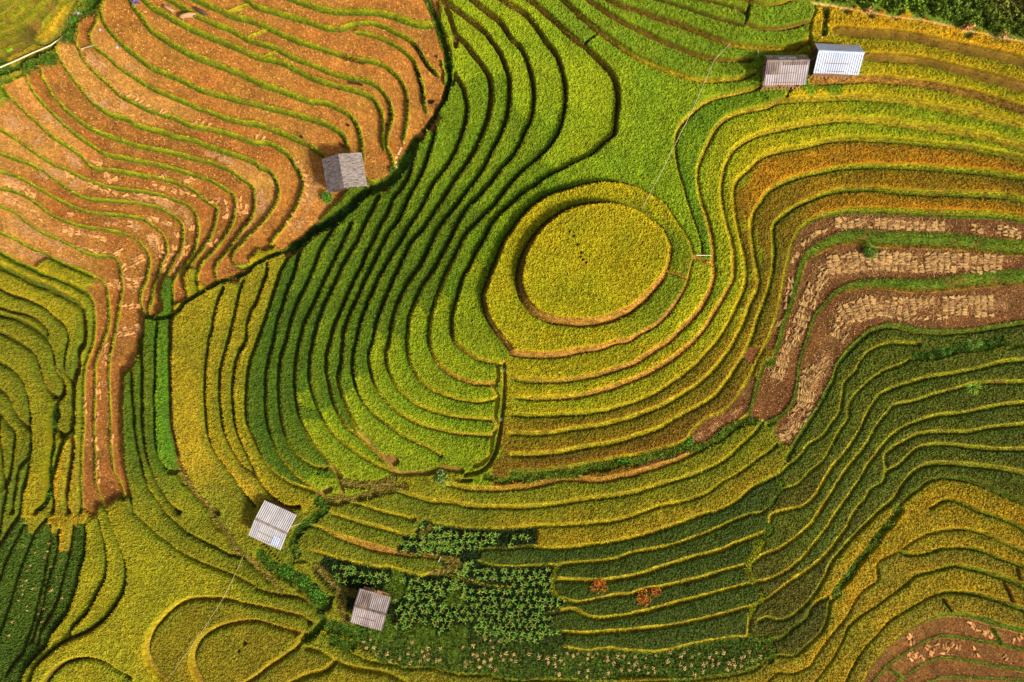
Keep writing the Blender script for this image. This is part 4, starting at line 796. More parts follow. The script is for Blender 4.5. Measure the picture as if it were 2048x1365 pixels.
# ground under crop is damp brown soil, seen only in the gaps
soil = lin((92, 76, 26)).astype(np.float32)
un = np.clip(1 - CN * 2.2, 0, 1) * (CANOPY > .3)
gcol = gcol * (1 - un[..., None] * .6) + soil * (un[..., None] * .6)
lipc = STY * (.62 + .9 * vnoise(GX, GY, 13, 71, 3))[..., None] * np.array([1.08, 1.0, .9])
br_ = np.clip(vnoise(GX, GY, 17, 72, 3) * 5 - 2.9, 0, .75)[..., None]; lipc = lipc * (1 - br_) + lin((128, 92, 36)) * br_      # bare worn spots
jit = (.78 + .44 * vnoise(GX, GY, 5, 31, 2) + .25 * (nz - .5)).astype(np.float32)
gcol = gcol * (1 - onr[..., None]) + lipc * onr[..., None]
gcol *= jit[..., None]
gcol *= (1 + np.where(CN > .5, np.clip(tuft * 1.1, -.6, .4), 0))[..., None]  # gaps between tufts darkened, crests lightened: shade put into the colour
gcol = np.clip(gcol, 0.002, .9).astype(np.float32)

WXg, WYg = world(GX, GY, LEVEL)
VV = np.stack([WXg, WYg, Hh], -1).reshape(-1, 3).astype(np.float32)
CCg = gcol.reshape(-1, 3)
ID = np.arange(NX * NY).reshape(NY, NX)
Qd = np.stack([ID[:-1, :-1], ID[1:, :-1], ID[1:, 1:], ID[:-1, 1:]], -1)
cf = ((CN[:-1, :-1] + CN[1:, 1:] + CN[1:, :-1] + CN[:-1, 1:]) * .25 > .18)
ff = np.where(cf, FLD[:-1, :-1], -1)

M_ground = mat_attr('terrace_ground', .5, 7.0, .72, 1.25, .95, .6, 16.0, tint=((226, 176, 110), 5.0, .0))
M_rice = mat_attr('rice_leaf', .35, 2.5, .8, 1.2, .7)
M_grass = mat_attr('grass_blade', .6, 5.0, .8, 1.2, .75)
def sub(faces, V=VV, Cc=CCg):
    u, inv = np.unique(faces, return_inverse=True); return V[u], inv.reshape(-1, faces.shape[-1]), Cc[u]
V_, F_, C_ = sub(Qd[ff < 0])
o = make_mesh('terraced_hillside', V_, F_, C_, M_ground, smooth=True); tag(o, kind='structure')
# the hillside beyond the surveyed fields, out to the far slopes
edgeZ = {}
ring = []
for rr_, ext in ((0, 0), (1, 40), (2, 140), (3, 420), (4, 1200)):
    pts = []
    n = 48
    for side in range(4):
        for k in range(n):
            t = k / n
            px, py = [(-M + t * (2048 + 2 * M), -M), (2048 + M, -M + t * (1365 + 2 * M)), (2048 + M - t * (2048 + 2 * M), 1365 + M), (-M, 1365 + M - t * (1365 + 2 * M))][side]
            x, y = world(px, py); z = float(lerp2(blur(TER, 20) if False else TER, px, py))
            cxy = np.array([x, y], float); nrm = cxy / np.hypot(*cxy)
            q = cxy + nrm * ext - (nrm * .6 if rr_ == 0 else 0)
            pts.append((q[0], q[1], z - .9 + ext * (-.10 * nrm[0] + .12 * nrm[1]) * .6 + (0 if rr_ == 0 else 3 * math.sin(k * .7 + side + rr_))))
    ring.append(pts)
n4 = len(ring[0]); Vr = [p for r_ in ring for p in r_]; Fr = []
for a in range(len(ring) - 1):
    for k in range(n4): Fr.append((a * n4 + k, a * n4 + (k + 1) % n4, (a + 1) * n4 + (k + 1) % n4, (a + 1) * n4 + k))
Vr = np.array(Vr); o = make_mesh('far_hillside', Vr, np.array(Fr), np.tile(lin((96, 112, 30)), (len(Vr), 1)), M_ground, smooth=True); tag(o, kind='structure')
# ---------------------------------------------------------------- leaves
def blades(px, py, base, ln_lo, ln_hi, lean, wid, col, cj=.25, rows=1, up=None):
    """triangular leaf blades rooted on survey points; base = height of root (array)"""
    n = len(px); az_ = RNG.random(n) * 6.283; le = RNG.uniform(.15, 1, n) * lean
    L_ = RNG.uniform(ln_lo, ln_hi, n); x, y = world(px, py)
    dx, dy = np.cos(az_), np.sin(az_)
    z0 = base; w_ = wid * RNG.uniform(.6, 1.3, n)
    b1 = np.stack([x - dy * w_, y + dx * w_, z0], 1); b2 = np.stack([x + dy * w_, y - dx * w_, z0], 1)
    tp = np.stack([x + dx * np.sin(le) * L_, y + dy * np.sin(le) * L_, z0 + np.cos(le) * L_], 1)
    V = np.stack([b1, b2, tp], 1).reshape(-1, 3); F = np.arange(3 * n).reshape(-1, 3)
    j = (1 + RNG.uniform(-cj, cj, (n, 1))) * np.ones((1, 3)); j[:, 0] *= 1 + RNG.uniform(-.08, .12, n)
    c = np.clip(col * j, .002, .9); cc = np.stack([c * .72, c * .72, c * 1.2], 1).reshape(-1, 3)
    return V, F, cc
def scatter(mask_fn, spacing, jitter=.9):
    xs = np.arange(-M + 4, 2048 + M - 4, spacing); ys = np.arange(-M + 4, 1365 + M - 4, spacing)
    X, Y = np.meshgrid(xs, ys); X = X + RNG.uniform(-.5, .5, X.shape) * spacing * jitter; Y = Y + RNG.uniform(-.5, .5, Y.shape) * spacing * jitter
    X = X.ravel(); Y = Y.ravel(); m = mask_fn(X, Y); return X[m], Y[m]
# rice: canopy sheet and its leaf blades, one crop per field
bx, by = scatter(lambda X, Y: near(CN, X, Y) > .45, 3.0)
bx = np.repeat(bx, 6) + RNG.uniform(-1.6, 1.6, len(bx) * 6); by = np.repeat(by, 6) + RNG.uniform(-1.6, 1.6, len(by) * 6)
keep = (near(CN, bx, by) > .4) & (near(tuft, bx, by) > RNG.uniform(-.35, .0, len(bx))); bx, by = bx[keep], by[keep]
bf = near(FLD, bx, by); bz = lerp2(Hh, bx, by) - .08
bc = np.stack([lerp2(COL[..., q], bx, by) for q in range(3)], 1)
pale = RNG.random(len(bx)) < .12
bc = np.where(pale[:, None], bc * np.array([1.35, 1.22, 1.3]), bc)
# small flattened or thin spots
for fi, fn_ in enumerate(fnames):
    fm = ff == fi
    if not fm.any(): continue
    V1, F1, C1 = sub(Qd[fm])
    m = bf == fi
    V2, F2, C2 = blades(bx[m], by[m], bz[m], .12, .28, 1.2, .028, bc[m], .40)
    o = make_mesh('rice_crop' if fn_ != 'leafy' else 'leafy_crop', np.vstack([V1, V2]), [F1, F2 + len(V1)], np.vstack([C1 * .64, C2 * 1.25]), M_rice)  # canopy sheet colour darkened to paint shade between the blades
    tag(o, FIELDS[fn_], 'rice' if fn_ != 'leafy' else 'crop', None, 'stuff')
# grass on risers and bunds
gp = []; gc = []
for (P, style, ws, rise) in LINES:
    if set(style) <= set('db'): dens = .5
    elif set(style) & set('gG'): dens = 5.5
    else: dens = 4.0
    L_ = np.hypot(*(P[1:] - P[:-1]).T).sum(); wa = np.array(ws, float); n = int(L_ * dens * wa.mean() / 3.2)
    t = RNG.random(n) * (len(P) - 1.001); i = t.astype(int); fr = (t - i)[:, None]
    q = P[i] * (1 - fr) + P[i + 1] * fr; d = P[i + 1] - P[i]; d /= np.hypot(*d.T)[:, None] + 1e-6
    W = np.interp(t / (len(P) - 1), np.linspace(0, 1, len(wa)), wa); off = RNG.uniform(-1, 1.25, n) * W
    q = q + np.stack([d[:, 1], -d[:, 0]], 1) * off[:, None]
    gp.append(q)
gp = np.vstack(gp); ok = (gp[:, 0] > -M + 3) & (gp[:, 0] < 2048 + M - 3) & (gp[:, 1] > -M + 3) & (gp[:, 1] < 1365 + M - 3); gp = gp[ok]
cg = np.stack([lerp2(STY[..., q], gp[:, 0], gp[:, 1]) for q in range(3)], 1) * np.array([.95, 1.05, .8])
gk = vnoise(gp[:, 0], gp[:, 1], 9, 66, 2); cg = cg * (.45 + 1.25 * gk)[:, None]
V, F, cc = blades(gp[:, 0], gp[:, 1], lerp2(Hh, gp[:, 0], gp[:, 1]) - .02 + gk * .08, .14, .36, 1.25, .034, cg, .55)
o = make_mesh('bund_grass', V, F, cc, M_grass); tag(o, 'short grass along the edges and risers of the terraces', 'grass', None, 'stuff')
# weeds in gullies and banks
wx, wy = scatter(lambda X, Y: (near(CLS, X, Y) == 2), 2.6)
wx = np.repeat(wx, 6) + RNG.uniform(-2, 2, len(wx) * 6); wy = np.repeat(wy, 6) + RNG.uniform(-2, 2, len(wy) * 6)
hz = vnoise(wx, wy, 10, 77, 2); wcol = np.stack([lerp2(COL[..., q], wx, wy) for q in range(3)], 1)
wcol = wcol * (.45 + 1.1 * vnoise(wx, wy, 7, 78, 2))[:, None]
dk = near(KEY, wx, wy) == names.index('wt'); wcol = np.where(dk[:, None] & (RNG.random(len(wx)) < .3)[:, None], lin((160, 128, 74)), wcol)
V, F, cc = blades(wx, wy, lerp2(Hh, wx, wy) + hz * .55 - .1, .2, .5, 1.3, .06, wcol, .35)
o = make_mesh('weeds', V, F, cc, M_grass); tag(o, 'rough green weeds filling the gully and the untilled banks', 'weeds', None, 'stuff')
# stubble on harvested fields
sx, sy = scatter(lambda X, Y: (near(CLS, X, Y) == 0) & (near(DIST, X, Y) > 1) & (near(KEY, X, Y) != names.index('pa')) & (near(KEY, X, Y) != names.index('pt')) & (near(KEY, X, Y) != names.index('di')), 3.6)
sx = np.repeat(sx, 3) + RNG.uniform(-1.5, 1.5, len(sx) * 3); sy = np.repeat(sy, 3) + RNG.uniform(-1.5, 1.5, len(sy) * 3)
sc_ = np.stack([lerp2(COL[..., q], sx, sy) for q in range(3)], 1); pale_n = vnoise(sx, sy, 40, 55, 3)
pm_ = RNG.random(len(sx)) < .30; sc_ = np.where(pm_[:, None], sc_ * .55 + lin((214, 160, 92)) * .62, sc_ * .8)
sc_ = sc_ * (1.0 + .45 * (pale_n > .5) * RNG.random(len(sx)))[:, None] * 1.12
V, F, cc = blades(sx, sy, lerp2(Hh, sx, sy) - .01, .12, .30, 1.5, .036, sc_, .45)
o = make_mesh('rice_stubble', V, F, cc, M_grass); tag(o, 'short pale stubble left standing on the harvested terraces', 'stubble', None, 'stuff')
# shrub thicket at the top right, low leafy undergrowth below corn
def clumps(X, Y, rad, per, hgt, leaf, colf, base=None):
    n = len(X); k = n * per; cxr = np.repeat(X, per); cyr = np.repeat(Y, per); rr = np.repeat(rad, per)
    th = RNG.random(k) * 6.283; ph = np.arccos(RNG.uniform(.0, 1, k)); r_ = RNG.uniform(.65, 1.05, k)
    ax = np.cos(th) * np.sin(ph) * r_; ay = np.sin(th) * np.sin(ph) * r_; azz = np.cos(ph) * r_
    px = cxr + ax * rr; py = cyr + ay * rr; x, y = world(px, py); zb = lerp2(TER, cxr, cyr); z = zb + .05 + azz * np.repeat(hgt, per)
    d = np.stack([np.cos(th) * np.sin(ph) + RNG.normal(0, .5, k), -np.sin(th) * np.sin(ph) + RNG.normal(0, .5, k), azz * .5 + RNG.normal(0, .4, k)], 1)
    d /= np.linalg.norm(d, axis=1)[:, None]; s2 = np.cross(d, RNG.normal(0, 1, (k, 3))); s2 /= np.linalg.norm(s2, axis=1)[:, None] + 1e-6
    L_ = leaf * RNG.uniform(.6, 1.4, k)[:, None]; c0 = np.stack([x, y, z], 1)
    V = np.stack([c0 - d * L_ * .5, c0 + s2 * L_ * .28, c0 + d * L_ * .6, c0 - s2 * L_ * .28], 1).reshape(-1, 3)
    c = colf(px, py, k); c = np.clip(c * (1 + RNG.uniform(-.35, .35, (k, 1))), .002, .9)
    return V, np.arange(4 * k).reshape(-1, 4), np.repeat(c, 4, 0)
hx, hy = scatter(lambda X, Y: (near(CLS, X, Y) == 4) & (near(CLS, X, Y + 11) == 4) & (near(CLS, X - 4, Y + 8) == 4), 9)
V, F, cc = clumps(hx, hy, RNG.uniform(5, 9, len(hx)), 110, RNG.uniform(.5, 1.3, len(hx)), .3, lambda px, py, k: np.stack([lerp2(COL[..., q], px, py) for q in range(3)], 1) * (.6 + 1.1 * vnoise(px, py, 16, 9, 2))[:, None])
o = make_mesh('shrub_thicket', V, F, cc, M_grass); tag(o, 'dark green shrubs growing in one mass above the footpath', 'shrubs', None, 'stuff')
ux, uy = scatter(lambda X, Y: (near(CLS, X, Y) == 3) & (near(FLD, X, Y) < 0), 4.0)
V, F, cc = clumps(ux, uy, RNG.uniform(2, 4, len(ux)), 14, RNG.uniform(.12, .4, len(ux)), .2, lambda px, py, k: np.stack([lerp2(COL[..., q], px, py) for q in range(3)], 1) * (.5 + .9 * vnoise(px, py, 9, 19, 2))[:, None])
o = make_mesh('undergrowth', V, F, cc, M_grass); tag(o, 'low leafy undergrowth covering the ground of the corn plots', 'undergrowth', None, 'stuff')

# ---------------------------------------------------------------- single plants
def shared(proto, name, loc, rz, sc=1.0, tilt=(0, 0)):
    o = proto.copy(); o.name = name; C.objects.link(o); o.location = loc; o.rotation_euler = (tilt[0], tilt[1], rz); o.scale = (sc, sc, sc); return o
def leafy_plant(nl, Ll, wl, up, droop, col_a, col_b, stalk_h, stalk_c, z0=.2, seed=1):
    """stalk with long arching leaves; returns V, F(quads), colours"""
    r = random.Random(seed); V = []; F = []; Cc = []
    def q(a, b, c_, d, c): 
        n = len(V); V.extend([a, b, c_, d]); F.append((n, n + 1, n + 2, n + 3)); Cc.extend([c] * 4)
    if stalk_h > 0:
        for k in range(5):
            a0 = k * 1.2566; a1 = a0 + 1.2566
            q((.025 * math.cos(a0), .025 * math.sin(a0), 0), (.025 * math.cos(a1), .025 * math.sin(a1), 0), (.014 * math.cos(a1), .014 * math.sin(a1), stalk_h), (.014 * math.cos(a0), .014 * math.sin(a0), stalk_h), stalk_c)
    for i in range(nl):
        a = i * 2.4 + r.uniform(-.4, .4); zb = z0 + (stalk_h - z0) * i / nl if stalk_h > 0 else 0
        L_ = Ll * r.uniform(.7, 1.15); el_ = up * r.uniform(.75, 1.15); px_, pz = 0.0, zb; prev = None; segs = 5
        c = [col_a[k] + (col_b[k] - col_a[k]) * r.random() for k in range(3)]
        for s_ in range(segs + 1):
            t = s_ / segs; wv = wl * (math.sin(math.pi * min(.98, .12 + .86 * t)) ** .6) * (1 if t < .98 else .1)
            ca, sa = math.cos(a), math.sin(a)
            p = (px_ * ca, px_ * sa, pz); l = (p[0] - sa * wv, p[1] + ca * wv, pz + .2 * wv); rr = (p[0] + sa * wv, p[1] - ca * wv, pz + .2 * wv)
            if prev: q(prev[0], prev[1], rr, l, [v * (.85 + .3 * t) for v in c])
            prev = (l, rr); px_ += L_ / segs * math.cos(el_); pz += L_ / segs * math.sin(el_); el_ -= droop / segs
    return np.array(V), np.array(F), np.array(Cc)
def proto(name, args):
    V, F, c = leafy_plant(*args); return make_mesh(name, V, F, c, M_grass)
corn_p = [proto('corn_plant', (10, .52, .042, 1.0, 1.5, lin((72, 98, 20)), lin((134, 148, 54)), 1.3, lin((110, 120, 50)), .25, s)) for s in (1, 2, 3)]
dry_p = [proto('dry_corn_plant', (7, .34, .035, .5, 1.9, lin((170, 134, 84)), lin((204, 170, 116)), .8, lin((170, 124, 80)), .35, s)) for s in (4, 5)]
CORN = [
 ('upper corn plot', 'corn plants in the upper strip', [(1330, 130, 1950, 300, "cg"), (2048, 150, 2200, 260, "cg"), (1120, 200, 1600, 360, "cg")]),
 ('middle corn plot', 'corn plants in the middle strip', [(620, 450, 1700, 690, "cg"), (1600, 420, 2330, 640, "cg")]),
 ('big dark corn plot', 'corn plants in the big plot', [(1130, 700, 2450, 1080, "cg")]),
]
used = set(); ncorn = 0
for (lb, gr, rects) in CORN:
    pts = []
    for (x0, y0, x1, y1, _) in rects:
        for py in np.arange(y0, y1, 54):
            for px in np.arange(x0, x1, 52):
                X = 512 + (px + random.uniform(-11, 11) + (23 if int(py / 54) % 2 else 0)) / 4; Y = 1024 + (py + random.uniform(-9, 9)) / 4
                if near(CLS, X, Y) == 3 and near(DIST, X, Y) > 2 and names[int(near(KEY, X, Y))] == 'cg' and not (700 < X < 786 and 1178 < Y < 1262): pts.append((X, Y))
    pts = [p for p in pts if not any(abs(p[0] - a) < 8 and abs(p[1] - b) < 8 for a, b in used)]
    used |= set(pts); rows = {}
    for (X, Y) in pts: rows.setdefault(int(round((Y - 1024) * 4 / 54)), []).append((X, Y))
    for ri, rk in enumerate(sorted(rows)):
        for ci, (X, Y) in enumerate(sorted(rows[rk])):
            if ncorn >= 296: break
            p = corn_p[ncorn % 3]; z = at(X, Y, .8); z.z = float(lerp2(Hh, X, Y)) - .1
            if ncorn < 3: p.location = z; p.rotation_euler = (0, 0, random.random() * 6.28); o = p
            else: o = shared(p, 'corn_plant', z, random.random() * 6.28, random.uniform(.8, 1.12), (random.uniform(-.12, .12), random.uniform(-.12, .12)))
            tag(o, 'corn plant, %s from left in %s row of the %s' % (nth(ci + 1), nth(ri + 1), lb), 'corn plant', gr, 'thing'); ncorn += 1
print('corn', ncorn)
nd = 0; used = []
DRY = [('dried corn plant in the green strip below the grey hut', 'dried corn plants left part of the strip', (860, 990, 2048, 1290)),
       ('dried corn plant in the weedy strip below the dark terraces', 'dried corn plants right part of the strip', (2048, 1130, 4090, 1345))]
for (lb, gr, (x0, y0, x1, y1)) in DRY:
    used = []
    for k in range(900):
        px = random.uniform(x0, x1); py = random.uniform(y0, y1); X = 512 + px / 4; Y = 1024 + py / 4
        if near(KEY, X, Y) != names.index('cd') or near(DIST, X, Y) < 3: continue
        if any((X - a) ** 2 + (Y - b) ** 2 < 120 for a, b in used): continue
        if vnoise(np.array([X]), np.array([Y]), 30, 91, 2)[0] < .40: continue
        used.append((X, Y))
    used.sort()
    for ci, (X, Y) in enumerate(used):
        z = at(X, Y, .6); p = dry_p[nd % 2]
        if nd < 2: p.location = z; o = p
        else: o = shared(p, 'dry_corn_plant', z, random.random() * 6.28, random.uniform(.75, 1.25), (random.uniform(-.5, .5), random.uniform(-.5, .5)))
        tag(o, '%s, %s from left' % (lb, nth(ci + 1)), 'dry corn plant', gr, 'thing'); nd += 1
print('dry corn', nd)
# pale wilted leaves standing over the leafy beds, lower left
wl_ = [235, 70, 285, 185, 200, 270, 395, 262, 375, 312, 285, 318, 465, 345, 360, 365, 245, 430, 315, 458, 235, 465, 415, 437, 210, 545, 170, 550, 200, 580, 270, 607, 185, 628, 180, 655, 155, 708, 230, 742, 220, 790, 365, 773, 305, 820, 415, 840, 500, 692, 490, 540, 458, 522, 425, 622, 355, 875, 115, 875, 100, 312, 485, 185, 80, 975, 500, 395]
wil = sorted(zip(wl_[::2], wl_[1::2]), key=lambda q: q[1])
for k, (a, b) in enumerate(wil):
    X = a / 4; Y = 1024 + b / 4; z = at(X, Y, .6); z.z = float(lerp2(Hh, X, Y)) - .1
    o = shared(dry_p[k % 2], 'wilted_plant', z, random.random() * 6.28, random.uniform(.5, .95), (random.uniform(-.4, .4), random.uniform(-.4, .4)))
    tag(o, 'pale wilted plant in the dark leafy beds at lower left, %s one from the top' % nth(wil.index((a, b)) + 1), 'wilted plant', 'wilted plants in the leafy beds', 'thing')
# grass tussocks
def tussock(nl, L_, c1, c2, seed): return leafy_plant(nl, L_, .028, 1.15, 2.1, lin(c1), lin(c2), 0, None, 0, seed)
for k, (X, Y, L_, c1, c2, lb) in enumerate([
    (1948, 685, 2.0, (70, 140, 60), (130, 190, 110), 'large pale green grass tussock on the bank under the straw field at the right edge'),
    (1946, 774, 1.9, (70, 160, 40), (150, 215, 90), 'bright green fountain shaped grass tussock alone between the narrow terraces at right'),
    (1893, 700, 1.5, (40, 110, 30), (80, 150, 60), 'dark green grass tussock left of the large pale one at the right edge'),
    (1733, 1098, 1.4, (50, 110, 20), (100, 160, 50), 'green grass tussock uppermost of the row beside the golden rice corner'),
    (1703, 1146, 1.9, (40, 100, 20), (90, 150, 50), 'wide dark green grass tussock in the middle of the row beside the golden rice'),
    (1673, 1182, 1.3, (70, 130, 30), (130, 180, 70), 'light green grass tussock lowest of the row beside the golden rice'),
    (600, 1108, 1.5, (70, 130, 50), (150, 190, 110), 'pale green grass tussock right of the lowest corner of the lower pale hut'),
    (535, 1104, 1.1, (70, 130, 50), (140, 180, 100), 'pale green grass tussock just under the lower pale hut'),
    (585, 1180, 1.3, (60, 130, 50), (130, 180, 90), 'pale green grass tussock at the edge of the path below the weedy bank'),
    (714, 1262, 1.1, (70, 130, 50), (140, 190, 100), 'small green grass tussock at the lower left corner of the grey hut'),
    (690, 415, 1.2, (50, 130, 30), (90, 170, 60), 'green grass tussock below the weathered hut beside the gully'),
    (14, 94, 1.0, (80, 160, 30), (140, 210, 60), 'bright green grass tussock above the bamboo pipe at the left edge')]):
    V, F, c = tussock(90 if L_ > 1.2 else 60, L_ * .72, tuple(int(v * u) for v, u in zip(c1, (.95, .8, .45))), tuple(int(v * u) for v, u in zip(c2, (1.0, .85, .55))), 40 + k); o = make_mesh('grass_tussock', V, F, c, M_grass, loc=at(X, Y, .4)); tag(o, lb, 'grass tussock', None, 'thing')
# bushes: woody stems and leaf clumps
M_bark = mat_plain('bark', (70, 52, 34), (110, 86, 58), 12, .9, .4)
M_leafw = M_grass
def bush(X, Y, rad, hgt, n, leaf, c1, c2, lb, cat='bush', group=None):
    g = at(X, Y, hgt * .5); root = empty('bush', g); tag(root, lb, cat, group, 'thing')
    mb = MB()
    for k in range(5):
        a = k * 1.256 + random.random(); mb.tube([(0, 0, -.1), (rad * .25 * math.cos(a), rad * .25 * math.sin(a), hgt * .4), (rad * .6 * math.cos(a), rad * .6 * math.sin(a), hgt * .8)], [.04, .03, .012], 5)
    mb.build('stem', M_bark, root)
    cs = [(random.gauss(0, .34) * rad, random.gauss(0, .34) * rad, hgt * random.uniform(.35, .9), random.uniform(.3, .6)) for _ in range(11)]
    V = []; c = []; l1, l2 = lin(c1), lin(c2)
    for k in range(n):
        q = random.choice(cs); d = Vector((random.gauss(0, 1), random.gauss(0, 1), random.gauss(.2, .8))).normalized()
        p = Vector((q[0], q[1], q[2])) + Vector((d.x * rad * q[3], d.y * rad * q[3], d.z * hgt * .3)); p.z = max(p.z, .03)
        dd = (d + Vector((random.gauss(0, .5), random.gauss(0, .5), random.gauss(0, .5)))).normalized(); s_ = dd.cross(Vector((random.gauss(0, 1), random.gauss(0, 1), random.gauss(0, 1)))).normalized(); L_ = leaf * random.uniform(.6, 1.3)
        V += [p - dd * L_ * .5, p + s_ * L_ * .28, p + dd * L_ * .55, p - s_ * L_ * .28]; t = random.random(); cl = (l1 + (l2 - l1) * t) * random.uniform(.8, 1.2); c += [cl] * 4
    make_mesh('foliage', np.array([tuple(v) for v in V]), np.arange(len(V)).reshape(-1, 4), np.array(c), M_grass, root)
bush(883, 956, .95, 1.1, 700, .22, (98, 126, 52), (140, 162, 84), 'grey green leafy bush on the path junction below the mound terraces')
bush(1196, 1168, 1.0, 1.0, 900, .17, (176, 96, 26), (222, 140, 56), 'round rust brown dead bush, the upper left of the two in the dark green terraces')
bush(1281, 1198, 1.0, 1.0, 800, .17, (176, 96, 26), (222, 140, 56), 'wide rust brown dead bush, the lower right of the two in the dark green terraces')
bush(1308, 1184, .7, .8, 480, .15, (186, 100, 32), (224, 136, 60), 'small rust brown dead bush touching the wide one on its upper right side')
for (X, Y, r_, lb) in [(820, 312, .9, 'dark green leafy bush in the gully right of the red stubble tip'), (1250, 925, .8, 'dark green bush in the middle of the weedy bank under the brown rice'),
                       (1740, 505, .9, 'olive green bush hanging on the wide grass riser of the straw valley'), (1377, 885, .6, 'green bush at the left end of the bare brown patch below the hill'),
                       (655, 398, .8, 'light green bush at the left edge of the weeds below the weathered hut'), (150, 38, .8, 'dark green bush beside the footpath at the top left'),
                       (100, 998, .9, 'bright green bush at the lower end of the narrow left gully'), (107, 843, .6, 'green bush in the upper part of the narrow left gully'), (104, 915, .6, 'bright green bush in the middle of the narrow left gully'),
                       (570, 1143, 1.0, 'leafy green bush in the weedy triangle below the lower pale hut'), (640, 1180, 1.1, 'dark green bush at the right end of the weedy triangle'), (610, 1160, .9, 'yellowish green bush in the middle of the weedy triangle')]:
    bush(X, Y, r_, r_ * .9, 520, .2, (60, 112, 24), (104, 156, 44), lb)
# ---------------------------------------------------------------- straw sheaves drying on the stubble
M_straw = mat_attr('straw', 3, 30, .75, 1.25, .85)
def sheaf_mesh(name, seed, col):
    r = np.random.default_rng(seed); n = 26; V = []; F = []; Cc = []
    for k in range(n):
        y = r.uniform(-.085, .085); z = .06 + r.uniform(0, .13) * (1 - abs(y) / .13); a = r.normal(0, .16) + y * 1.4; L_ = r.uniform(.20, .35); x0 = r.normal(0, .03); wv = .02
        dx, dy = math.cos(a), math.sin(a); fan = y * .6; c = col * r.uniform(.7, 1.25)
        p = [(x0 - dx * L_, y - dy * L_ - wv, z), (x0 - dx * L_, y - dy * L_ + wv, z), (x0 + dx * L_, y + dy * L_ + fan + wv, z - .02), (x0 + dx * L_, y + dy * L_ + fan - wv, z - .02)]
        b = len(V); V += p + [(q[0], q[1], q[2] - .03) for q in p]; F += [(b, b + 3, b + 2, b + 1), (b, b + 1, b + 5, b + 4), (b + 2, b + 3, b + 7, b + 6), (b + 1, b + 2, b + 6, b + 5), (b + 3, b, b + 4, b + 7)]; Cc += [c] * 8
    return np.array(V), np.array(F), np.array(Cc)
TONES = {'v': (194, 156, 98), 's': (222, 160, 96)}
SH = {t: [sheaf_mesh('s', 10 * i + ord(t), lin(TONES[t]) * (.68 + .085 * i)) for i in range(6)] for t in TONES}
